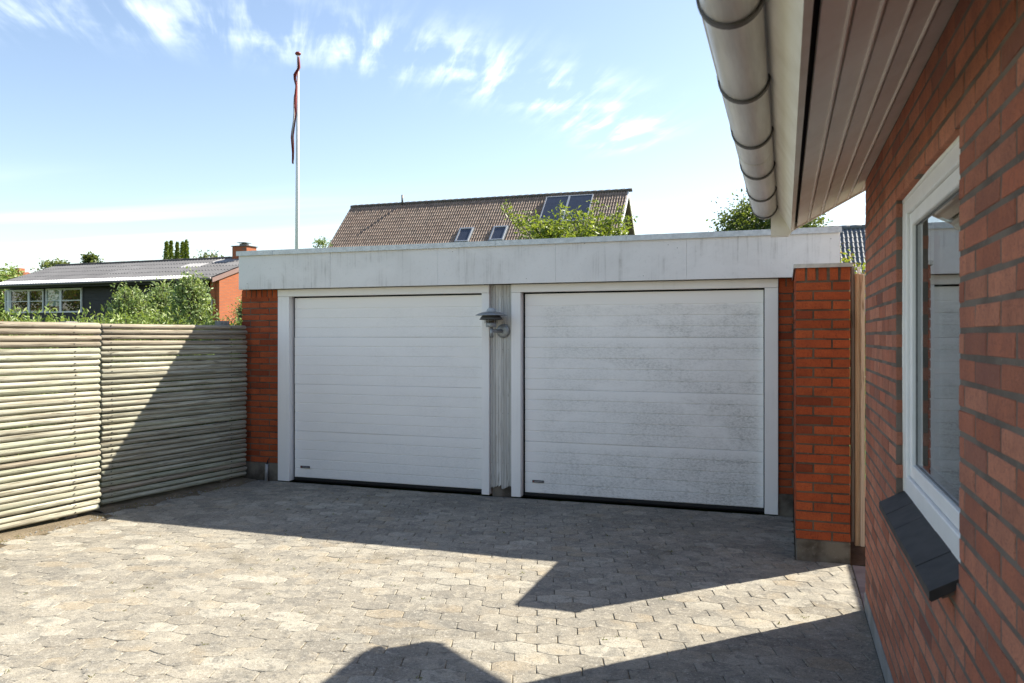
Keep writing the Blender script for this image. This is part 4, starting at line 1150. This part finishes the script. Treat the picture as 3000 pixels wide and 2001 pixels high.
def far_window(x0, x1, z0, z1, split, inner):
    wb = MB()
    for (a, b, c, d) in ((x0, x1, z0, z0 + .07), (x0, x1, z1 - .07, z1), (x0, x0 + .06, z0 + .07, z1 - .07), (x1 - .06, x1, z0 + .07, z1 - .07), (split - .06, split + .06, z0 + .07, z1 - .07)): wb.box(a, b, 0.53, 0.60, c, d)
    zm = z0 + (z1 - z0) * 0.50
    wb.box(x0 + .06, split - .06, 0.545, 0.59, zm - .018, zm + .018); wb.box(split + .06, x1 - .06, 0.545, 0.59, zm - .018, zm + .018)
    wo_ = wb.xf(H2).build('window', M['far_white'], h2)
    for a, b in ((x0 + .06, split - .06), (split + .06, x1 - .06)):
        for c, d in ((z0 + .07, zm - .018), (zm + .018, z1 - .07)):
            MB().box(a, b, 0.575, 0.578, c, d).xf(H2).build('pane', M['far_glass'], wo_)
    b2_('window_back', inner, wo_, (x0 + .05, x1 - .05, 0.586, 0.592, z0 + .06, z1 - .06))
def l2x(px):          # eave coordinate of a pixel column on the wall plane
    d = ray(px, 900); d.z = 0; o = H2.inverted() @ Vector((0, 0, 0)); dl = H2.inverted().to_3x3() @ d
    t = (0.60 - o.y) / dl.y; return o.x + dl.x * t
def l2z(px, py):
    d = ray(px, py); o = H2.inverted() @ Vector((0, 0, 0)); dl = H2.inverted().to_3x3() @ Vector((d.x, d.y, 0)); t = (0.60 - o.y) / dl.y
    return EYE + d.z * t
far_window(l2x(29), l2x(130), l2z(80, 917), l2z(80, 849), l2x(87), 'black')
far_window(l2x(137), l2x(242), l2z(190, 916), l2z(190, 845), l2x(180), 'black')
xw0, xw1 = max(l2x(-72), -13.0), l2x(20)
far_window(xw0, xw1, l2z(-20, 918), l2z(-20, 851), (xw0 + xw1) / 2, 'curtain')
MB().box(l2x(138), l2x(179), 0.580, 0.584, l2z(160, 897), l2z(160, 850)).xf(H2).build('blind', M['curtain'], h2)
b2_('white_door', 'far_white', h2, (-1.62, -1.55, 0.56, 0.60, 1.4, 3.2), (-1.0, -0.93, 0.56, 0.60, 1.4, 3.2), (-1.55, -1.0, 0.56, 0.60, 3.13, 3.2))
cb = MB().box(-1.55, -0.72, 3.05, 3.75, RZ2 - 0.4, RZ2 + 0.52); ch = cb.xf(H2).build('chimney', M['far_brick'], rf2)
b2_('chimney_cap', 'dark_steel', h2, (-1.60, -0.67, 3.0, 3.8, RZ2 + 0.521, RZ2 + 0.555), (-1.3, -1.0, 3.25, 3.55, RZ2 + 0.556, RZ2 + 0.66), (-1.38, -0.92, 3.15, 3.65, RZ2 + 0.70, RZ2 + 0.72))
gwm = MB().box(-0.012, 0.02, 2.05, 3.1, 2.65, 3.55); gw = gwm.xf(H2).build('gable_window', M['far_white'], h2)
MB().box(0.021, 0.024, 2.13, 3.02, 2.72, 3.48).xf(H2).build('pane', M['solar'], gw)
MB().tube([(-0.30, 0.30, 1.5), (-0.30, 0.30, 3.2), (-0.36, 0.22, 3.3)], 0.035, 8).xf(H2).build('downpipe', M['pipe'], h2, True)

# ================================================================== BROWN TILED HOUSE (centre background)
def tile_geo(wd, ln, waves, th=0.022, amp=0.042):
    """pantile: x across, y up the slope, z off the roof plane; nose at y=0"""
    prof = []
    nseg = 6 * waves
    for i in range(nseg + 1):
        a = i / nseg * waves
        fr = a - math.floor(a) if i < nseg else 1.0
        prof.append((wd * i / nseg, amp * (max(0, math.sin(math.pi * min(max((fr - 0.35) / 0.65, 0), 1))) - 0.25 * max(0, math.sin(math.pi * min(fr / 0.35, 1))))))
    v = []; f = []
    for (x, z) in prof: v += [(x, 0, z + th), (x, ln, z)]
    n_ = len(prof)
    for i in range(n_ - 1): f.append((2 * i, 2 * i + 2, 2 * i + 3, 2 * i + 1))
    o = len(v)
    for (x, z) in prof: v += [(x, 0, z + th), (x, 0.004, z - 0.012)]
    for i in range(n_ - 1): f.append((o + 2 * i, o + 2 * i + 1, o + 2 * i + 3, o + 2 * i + 2))
    return v, f
def tiled_roof(parent, x0, x1, ridge_y, ridge_z, pitch, rows, m, limit, wd=0.30, ln=0.345, skip=None):
    """tiles on the slope that faces -y, laid from the ridge down"""
    v, f = tile_geo(wd, ln, 2)
    me = mesh('roof_tile', v, f, m, False)
    cp_, sp_ = math.cos(pitch), math.sin(pitch)
    cols = int(round((x1 - x0) / wd)); pos_ = []
    for r_ in range(rows):
        d = 0.06 + (r_ + 1) * (ln - 0.02)
        for c_ in range(cols):
            x = x0 + c_ * wd
            if skip and skip(x, d): continue
            pos_.append((x, ridge_y - d * cp_, ridge_z - d * sp_, r_))
    pos_.sort(key=lambda q: (-1 / (math.hypot(q[0], q[1])) if q[3] < 13 else 0))
    rest_ = MB(); rot = Euler((pitch, 0, 0)); rm_ = rot.to_matrix().to_4x4()
    for i, (x, y, z, r_) in enumerate(pos_):
        dz = random.uniform(-.003, .003)
        if i < limit: new('roof_tile', me, parent, (x, y, z + dz), rot)
        else: mt = Matrix.Translation((x, y, z + dz)) @ rm_; rest_.add([mt @ Vector(q) for q in v], f)
    if rest_.v: rest_.build('roof_tile_field', m, parent, kind='stuff')
X3A, X3B, Y3, Z3, P3 = -25.6, -8.2, 43.7, 9.60, math.radians(46)
h3 = thing('brown_roofed_house', ((X3A + X3B) / 2, Y3, 1.4), 'house with brown tiled roof, skylights and solar panels rising behind the garage', 'house')
c3, s3 = math.cos(P3), math.sin(P3)
run = 5.2
rf3 = MB().prism([(Y3 - run, Z3 - 0.03 - run * s3 / c3), (Y3, Z3 - 0.03), (Y3 + run, Z3 - 0.03 - run * s3 / c3), (Y3 + run, Z3 - 0.20 - run * s3 / c3), (Y3, Z3 - 0.20), (Y3 - run, Z3 - 0.20 - run * s3 / c3)], X3A + 0.02, X3B - 0.02, 'x').build('roof', M['ridge'], h3); fix_normals(rf3)
def roof3(x, d, lift=0.0): return Vector((x, Y3 - d * c3 - lift * s3, Z3 - d * s3 + lift * c3))
def px3(px, py):
    d = ray(px, py); nrm = Vector((0, -s3, c3)); o = Vector((0, Y3, Z3)); t = (o - Vector((0, 0, EYE))).dot(nrm) / d.dot(nrm)
    p = Vector((0, 0, EYE)) + d * t; return p.x, (Y3 - p.y) / c3
sky_q = [(px3(1350, 672), 0.80, 1.2), (px3(1449, 667), 0.80, 1.2)]
sp1 = px3(1604, 584)
def skip3(x, d):
    for (sx, sd), w_, h_ in sky_q:
        if x + 0.25 > sx and x + 0.05 < sx + w_ and d > sd - 0.0 and d - 0.3 < sd + h_: return True
    return False
tiled_roof(rf3, X3A, X3B, Y3, Z3, P3, 19, M['tile_brown'], 300, skip=skip3)
rid = MB()
for i in range(44):
    x = X3A + 0.4 * i; rid.tube([(x, Y3, Z3 + 0.005), (x + 0.42, Y3, Z3 + 0.03)], [0.10, 0.115], 8)
    if x > X3B - 0.42: break
rid.build('ridge_tiles', M['ridge'], rf3, True)
def on_roof(name, x0, x1, d0, d1, l0, l1, m, parent):
    v = [roof3(x, d, l) for l in (l0, l1) for d in (d0, d1) for x in (x0, x1)]
    o = MB().add(v, [(0, 2, 3, 1), (4, 5, 7, 6), (0, 1, 5, 4), (2, 6, 7, 3), (0, 4, 6, 2), (1, 3, 7, 5)]).build(name, M[m], parent); fix_normals(o); return o
for (sx, sd), w_, h_ in sky_q:
    k = on_roof('skylight', sx - 0.05, sx + w_ + 0.05, sd - 0.05, sd + h_ + 0.05, 0.0, 0.07, 'lamp_metal', rf3)
    for (a, b, c, d) in ((sx, sx + .07, sd, sd + h_), (sx + w_ - .07, sx + w_, sd, sd + h_), (sx + .07, sx + w_ - .07, sd, sd + .09), (sx + .07, sx + w_ - .07, sd + h_ - .07, sd + h_)): on_roof('skylight_frame', a, b, c, d, 0.07, 0.12, 'cap_metal', k)
    on_roof('skylight_pane', sx + .07, sx + w_ - .07, sd + .09, sd + h_ - .07, 0.071, 0.085, 'solar', k)
for i in range(2):
    sx = sp1[0] + i * 1.36; sd = sp1[1]
    k = on_roof('solar_panel', sx, sx + 1.30, sd, sd + 2.25, 0.10, 0.15, 'solar', rf3)
    for (a, b, c, d) in ((sx - .03, sx + .02, sd - .03, sd + 2.28), (sx + 1.28, sx + 1.33, sd - .03, sd + 2.28), (sx + .02, sx + 1.28, sd - .03, sd + .02), (sx + .02, sx + 1.28, sd + 2.23, sd + 2.28)): on_roof('panel_frame', a, b, c, d, 0.09, 0.165, 'alu', k)
vp = px3(1176, 606)
MB().tube([roof3(vp[0], vp[1] * 0.2 + .05, 0), roof3(vp[0], vp[1] * 0.2 + .05, 0) + Vector((0, 0, 0.62))], 0.06, 8).build('vent_pipe', M['dark_steel'], rf3, True)
for sgn in (-1, 1):
    mb = MB().prism([(Y3, Z3 + 0.03), (Y3 + sgn * run, Z3 + 0.03 - run * s3 / c3), (Y3 + sgn * run, Z3 - 0.25 - run * s3 / c3), (Y3, Z3 - 0.25)], X3B + 0.0, X3B + 0.05, 'x'); fix_normals(mb.build('barge_board', M['far_white'], h3))
gz = Z3 - run * s3 / c3
wl3 = MB().prism([(Y3 - 4.6, 1.0), (Y3 + 4.6, 1.0), (Y3 + 4.6, gz + 0.4), (Y3, Z3 - 0.25), (Y3 - 4.6, gz + 0.4)], X3B - 0.55, X3B - 0.40, 'x').build('gable_wall', M['cream'], h3); fix_normals(wl3)
zz = 4.6
while zz < Z3 - 0.6:
    hw = (Z3 - 0.3 - zz) * c3 / s3; MB().box(X3B - 0.40, X3B - 0.385, Y3 - hw + .15, Y3 + hw - .15, zz, zz + 0.13).build('cladding_board', M['cream'], wl3); zz += 0.15
b_ = MB(); b_.box(X3A + 0.4, X3B - 0.56, Y3 - 4.6, Y3 - 4.45, 1.0, gz + 0.45); b_.box(X3A + 0.4, X3B - 0.56, Y3 + 4.45, Y3 + 4.6, 1.0, gz + 0.45); b_.box(X3A + 0.4, X3A + 0.55, Y3 - 4.45, Y3 + 4.45, 1.0, gz + 0.4)
b_.build('wall', M['far_brick'], h3)

# grey tiled roof seen past the right end of the garage
h4 = thing('grey_tiled_outbuilding', (4.0, 32.6, 1.4), 'building with grey pantile roof seen in the gap beside the brick house', 'building')
R4 = at_t(2500, 668, 30)
p4 = math.radians(40)
rf4 = MB().prism([(R4.y - 4, R4.z - 0.03 - 4 * math.tan(p4)), (R4.y, R4.z - 0.03), (R4.y + 4, R4.z - 0.03 - 4 * math.tan(p4)), (R4.y, R4.z - 0.22)], 0.3, 8.0, 'x').build('roof', M['ridge'], h4); fix_normals(rf4)
tiled_roof(rf4, 0.3, 8.1, R4.y, R4.z, p4, 10, M['tile_grey'], 300)
rid = MB()
for i in range(19): rid.tube([(0.3 + 0.4 * i, R4.y, R4.z + 0.01), (0.72 + 0.4 * i, R4.y, R4.z + 0.03)], [0.10, 0.11], 8)
rid.build('ridge_tiles', M['tile_grey'], rf4, True)
b_ = MB(); b_.box(0.6, 7.6, R4.y - 3.6, R4.y - 3.4, 1.0, R4.z - 3.1); b_.box(0.6, 7.6, R4.y + 3.4, R4.y + 3.6, 1.0, R4.z - 3.1); b_.build('wall', M['far_brick'], h4)

# far red roofed house at the left edge
p5 = at_t(62, 800, 75)
h5 = thing('red_roofed_house', (p5.x, p5.y, 1.4), 'distant red tiled roof with brick chimney at the far left', 'house')
mb = MB().prism([(p5.y - 4, p5.z - 3.2), (p5.y, p5.z), (p5.y + 4, p5.z - 3.2), (p5.y, p5.z - 0.3)], p5.x - 7, p5.x + 1.1, 'x'); rf5 = mb.build('roof', M['tile_red'], h5); fix_normals(rf5)
for i in range(40): MB().tube([(p5.x - 6.9 + 0.2 * i, p5.y - 2.2, p5.z - 1.72), (p5.x - 6.9 + 0.2 * i, p5.y, p5.z + 0.04)], 0.06, 5).build('roof_rib', M['tile_red'], rf5)
MB().box(p5.x - 6.5, p5.x + 0.6, p5.y - 3.4, p5.y + 3.4, 1.2, p5.z - 2.6).build('wall', M['far_brick'], h5)
cx5 = at_t(54, 800, 75).x; MB().box(cx5 - 0.25, cx5 + 0.35, p5.y - 0.3, p5.y + 0.3, p5.z - 0.5, p5.z + 0.45).build('chimney', M['far_brick'], rf5)

# ================================================================== TREES
def px_tree(name, px, pt, pb, pw, t, n, clumps, leaf, lm, label, spread=0.14, **k):
    c = at_t(px, (pt + pb) / 2, t); rz = (pb - pt) / 2 / F_PX * t; rx = pw / 2 / F_PX * t
    return tree(name, (c.x, c.y, terrain_z(c.x, c.y)), c, (rx, rx, rz), n, clumps, spread * rx, leaf, lm, label, **k)
px_tree('dense_tree', 2258, 585, 820, 280, 22, 20000, 170, 0.11, 'leaf_dark', 'dark leafy tree behind the garage roof beneath the gutter end', spread=0.17)
px_tree('round_tree', 164, 762, 880, 92, 60, 4200, 60, 0.28, 'leaf_far', 'small round tree behind the left end of the grey roof', spread=0.2)
px_tree('birch_tree', 272, 745, 870, 62, 60, 3600, 44, 0.28, 'leaf_far', 'dark drooping tree standing alone above the grey ridge', spread=0.2)
px_tree('leafy_tree', 15, 790, 930, 110, 48, 2600, 60, 0.24, 'leaf_hedge', 'yellow green tree at the left picture edge', spread=0.2)
px_tree('garden_tree', 942, 698, 790, 46, 30, 900, 24, 0.10, 'leaf_shrub', 'small green bush peeping over the garage roof by the flagpole', spread=0.25)
px_tree('sparse_tree', 610, 738, 800, 90, 55, 420, 40, 0.22, 'leaf_far', 'thin sparse tree right of the columnar conifers', spread=0.12, shell=0.3)
gc = thing('golden_conifer', (-43.6, 21.2, 1.42), 'rounded golden conifer in the neighbouring garden', 'conifer')
p_, _c = crown_pts((-43.6, 21.2, 3.4), (1.9, 1.9, 2.0), 5000, 90, 0.24, 0.6)
leaves(p_, 0.2, M['leaf_gold'], 'foliage', gc, -0.3, 0.5)
MB().tube([(-43.6, 21.2, 1.4), (-43.6, 21.2, 3.6)], [.14, .06], 6).build('trunk', M['bark'], gc)
tree('pine_tree', (-39.2, 19.6, 1.42), (-39.2, 19.6, 5.4), (2.2, 2.2, 2.6), 5000, 90, 0.3, 0.22, 'leaf_dark', 'dark pine in the neighbouring garden', trunk_r=0.25)
# columnar conifers
th_lab = ['leftmost columnar conifer of the group above the grey roof', 'second columnar conifer from the left, broad and tall', 'third columnar conifer, in the middle and slightly lower', 'fourth columnar conifer from the left', 'rightmost and tallest columnar conifer of the group']
for k, (px, pt, pw) in enumerate(((488, 710, 20), (501, 708, 20), (519, 712, 18), (535, 711, 22), (546, 706, 18))):
    t = 52 + (k % 2) * 1.2
    top = at_t(px, pt, t); r = pw / 2 / F_PX * t * 1.7; base = Vector((top.x, top.y, 1.42)); hgt = top.z - base.z
    o = thing('columnar_conifer', base, th_lab[k], 'conifer', 'columnar conifers behind the charcoal house')
    n = 3200; f_ = rng.uniform(0, 1, n) ** 0.8; prof = r * np.minimum(1, (1 - f_) * 1.9) ** 0.8 * (1 + 0.12 * np.sin(f_ * 40 + k * 2)); a = rng.uniform(0, 6.283, n)
    lum = 1 + 0.16 * np.sin(a * 3 + f_ * 25 + k) + 0.1 * np.sin(f_ * 60 + a * 2)
    q = prof * lum * rng.uniform(0.72, 1.03, n)
    leaves(np.stack([base.x + q * np.cos(a), base.y + q * np.sin(a), base.z + f_ * hgt], 1), 0.15, M['leaf_thuja'], 'foliage', o, 0.9, 0.45)
    MB().tube([base, base + Vector((0, 0, hgt * 0.9))], [0.12, 0.02], 6).build('trunk', M['bark'], o)
# fresh green fruit tree in front of the tiled roof: branches with leaves hung along them
ct = thing('fruit_tree', at_t(1665, 1000, 16) * 1.0, 'sunlit yellow green tree with upright twigs in front of the brown roof', 'tree')
ct.location.z = terrain_z(ct.location.x, ct.location.y); W[ct.name] = ct.location.copy()
bs = ct.location.copy(); mb = MB(); fork = at_t(1660, 800, 16)
mb.tube([bs, bs + (fork - bs) * 0.6 + Vector((0.05, 0, 0)), fork], [0.11, 0.09, 0.07], 8)
lp = []
ends_ = [(1480, 594, .0), (1510, 640, .3), (1545, 628, -.4), (1575, 632, .4), (1605, 635, -.6), (1640, 598, .1), (1660, 620, .6), (1690, 610, -.3), (1708, 618, .5), (1725, 645, -.5), (1742, 585, .2), (1770, 605, -.2), (1778, 640, .4), (1800, 632, 0), (1822, 610, .2), (1838, 640, -.3), (1848, 636, .5), (1825, 680, .1), (1560, 660, .7), (1620, 665, -.7), (1680, 655, .8), (1740, 665, -.8), (1790, 660, .6), (1530, 690, -.5), (1585, 690, .2), (1650, 690, .4), (1710, 690, -.2), (1765, 690, .1)]
for k in range(46): ends_.append((min(max(random.gauss(1680, 75), 1530), 1835), random.uniform(655, 720), random.uniform(-1, 1)))
for (px, py, dt) in ends_:
    e = at_t(px, py, 16 + dt); s0 = fork + (e - fork) * random.uniform(0.0, 0.12) + Vector((0, 0, random.uniform(-.2, .1)))
    m_ = s0 + (e - s0) * 0.5 + Vector((random.gauss(0, .08), random.gauss(0, .08), -0.10))
    mb.tube([s0, m_, e], [0.028, 0.016, 0.006], 5, False)
    L = (e - m_).length
    for i in range(int(70 + 60 * L)):
        f_ = random.uniform(0.05, 1.0) ** 0.8; p = m_ + (e - m_) * f_
        sp = 0.085 * (1.2 - 0.5 * f_); lp.append((p.x + random.gauss(0, sp), p.y + random.gauss(0, sp), p.z + random.gauss(0, sp) - 0.02))
    for i in range(40):
        f_ = random.uniform(0.2, 1.0); p = s0 + (m_ - s0) * f_; lp.append((p.x + random.gauss(0, .12), p.y + random.gauss(0, .12), p.z + random.gauss(0, .12)))
mb.build('trunk', M['bark_pale'], ct, True)
leaves(np.array(lp), 0.095, M['leaf_cherry'], 'crown', ct, -0.25, 0.5)
# yellow and red leaved hedge in the gap on the right
q0 = at_t(2510, 790, 13)
gh = thing('photinia_bush', (q0.x, q0.y, terrain_z(q0.x, q0.y)), 'yellow green bush with reddish tips above the timber gate', 'bush')
pts = []
for k in range(110):
    c = Vector((q0.x + random.uniform(-0.9, 1.0), q0.y + random.uniform(-0.4, 0.4), random.uniform(0.5, 3.0)))
    for i in range(70): pts.append((c.x + random.gauss(0, .10), c.y + random.gauss(0, .10), c.z + random.gauss(0, .10)))
leaves(np.array(pts), 0.075, M['leaf_gold'], 'foliage', gh, 0.4, 0.5)
sm_ = MB()
for k in range(9): sm_.tube([(q0.x - .6 + .15 * k, q0.y, 0), (q0.x - .7 + .17 * k, q0.y, 1.2), (q0.x - .8 + .2 * k, q0.y + .1, 2.4)], [.02, .014, .005], 5)
sm_.build('stems', M['bark'], gh, kind='stuff')

# ================================================================== FLAGPOLE WITH PENNANT
fb = at_t(869, 985, 24); zg = terrain_z(fb.x, fb.y)
top = EYE + (HOR - 160) / F_PX * 24
fp = thing('flagpole', (fb.x, fb.y, zg), 'tall white flagpole with red knob behind the garage', 'flagpole')
tx = at_t(874, 160, 24)
MB().tube([(fb.x, fb.y, zg), (fb.x + (tx.x - fb.x) * .5, fb.y, (zg + top) / 2), (tx.x, fb.y, top)], [0.075, 0.058, 0.032], 14).build('pole', M['pole'], fp, True)
MB().lathe([(0.03, -.03), (0.06, -.02), (0.088, 0.01), (0.088, 0.035), (0.06, 0.068), (0.02, 0.082)], (tx.x, fb.y, top - 0.0), 18).build('knob', M['red_knob'], fp, True)
MB().tube([(tx.x + 0.05, fb.y - 0.07, top - 0.1), (fb.x + 0.10, fb.y - 0.09, zg + 1.3)], 0.004, 4).build('halyard', M['flag_white'], fp)
pn = thing('pennant', (tx.x - 0.06, fb.y - 0.08, top - 0.3), 'limp red and white pennant hanging along the flagpole', 'flag')
def pz(py): return EYE + (HOR - py) / F_PX * 24
path_ = [(168, 877, 3), (185, 878, 5), (200, 880, 6), (210, 876, 8), (222, 868, 8), (235, 866, 6), (250, 868, 4), (268, 867, 5), (290, 865, 7), (310, 864, 7), (330, 864, 6), (350, 861, 7), (375, 858, 8), (400, 857, 8), (420, 858, 7), (445, 858, 5), (462, 857, 3), (478, 857, 1)]
def cloth(cols, name, m, off):
    v = []; f = []; K = 7
    for i, (py, px, w_) in enumerate(path_):
        for k in range(K):
            u = (k / (K - 1) - 0.5) * (cols[1] - cols[0]) + (cols[0] + cols[1]) / 2
            c = at_t(px + u * w_ * 1.25, py, 24 - 0.09)
            v.append((c.x, fb.y - 0.10 - off + 0.045 * math.sin(u * 7 + i * 0.5) + 0.02 * math.sin(i * 1.3), c.z + 0.02 * math.sin(u * 5 + i)))
    for i in range(len(path_) - 1):
        for k in range(K - 1): f.append((i * K + k, i * K + k + 1, (i + 1) * K + k + 1, (i + 1) * K + k))
    o = MB().add(v, f).build(name, m, pn, True)
    md = o.modifiers.new('thickness', 'SOLIDIFY'); md.thickness = 0.006
cloth((-0.5, 0.5), 'red_cloth', M['flag_red'], 0.0)
cloth((-0.10, 0.14), 'white_stripe', M['flag_white'], 0.012)

# ================================================================== SMALL THINGS IN THE JOINTS
wv = []
for k in range(70):
    y = random.uniform(2.6, 7.0); x = random.uniform(fence_x(y) + 0.2, 0.2)
    i = round((Vector((x, y)) - o0).dot(Vector((-rd.y, rd.x))) / (ROWP * 0.99)); 
    m_ = random.choice((1, 1, 2, 3))
    for q in range(7): wv.append((x + random.gauss(0, .010), y + random.gauss(0, .006), 0.0))
for k in range(90):
    y = random.uniform(3.9, 7.1); x = fence_x(y) + random.uniform(0.05, 0.20)
    if random.random() < .45:
        for q in range(10): wv.append((x + random.gauss(0, .03), y + random.gauss(0, .03), 0.012))
w_o = leaves(np.array(wv), 0.018, M['weed'], 'joint_weeds', None, 0.5, 0.25, kind='stuff')
w_o['label'] = 'tiny weeds and moss tufts growing in the paving joints'
pb = MB()
for k in range(420):
    y = random.uniform(3.9, 7.15); x = fence_x(y) + abs(random.gauss(0.09, 0.06)); r = random.uniform(.003, .009)
    if random.random() < .2: y = random.uniform(2.8, 7); x = random.uniform(-5, 0.2); r *= 0.7
    z = 0.012
    pb.add([(x - r, y, z), (x, y - r, z), (x + r, y, z), (x, y + r, z), (x, y, z + r * .8)], [(0, 1, 4), (1, 2, 4), (2, 3, 4), (3, 0, 4)])
po_ = pb.build('loose_gravel', M['plinth'], None, kind='stuff'); po_['label'] = 'loose crumbs of gravel on the paving and along the fence'
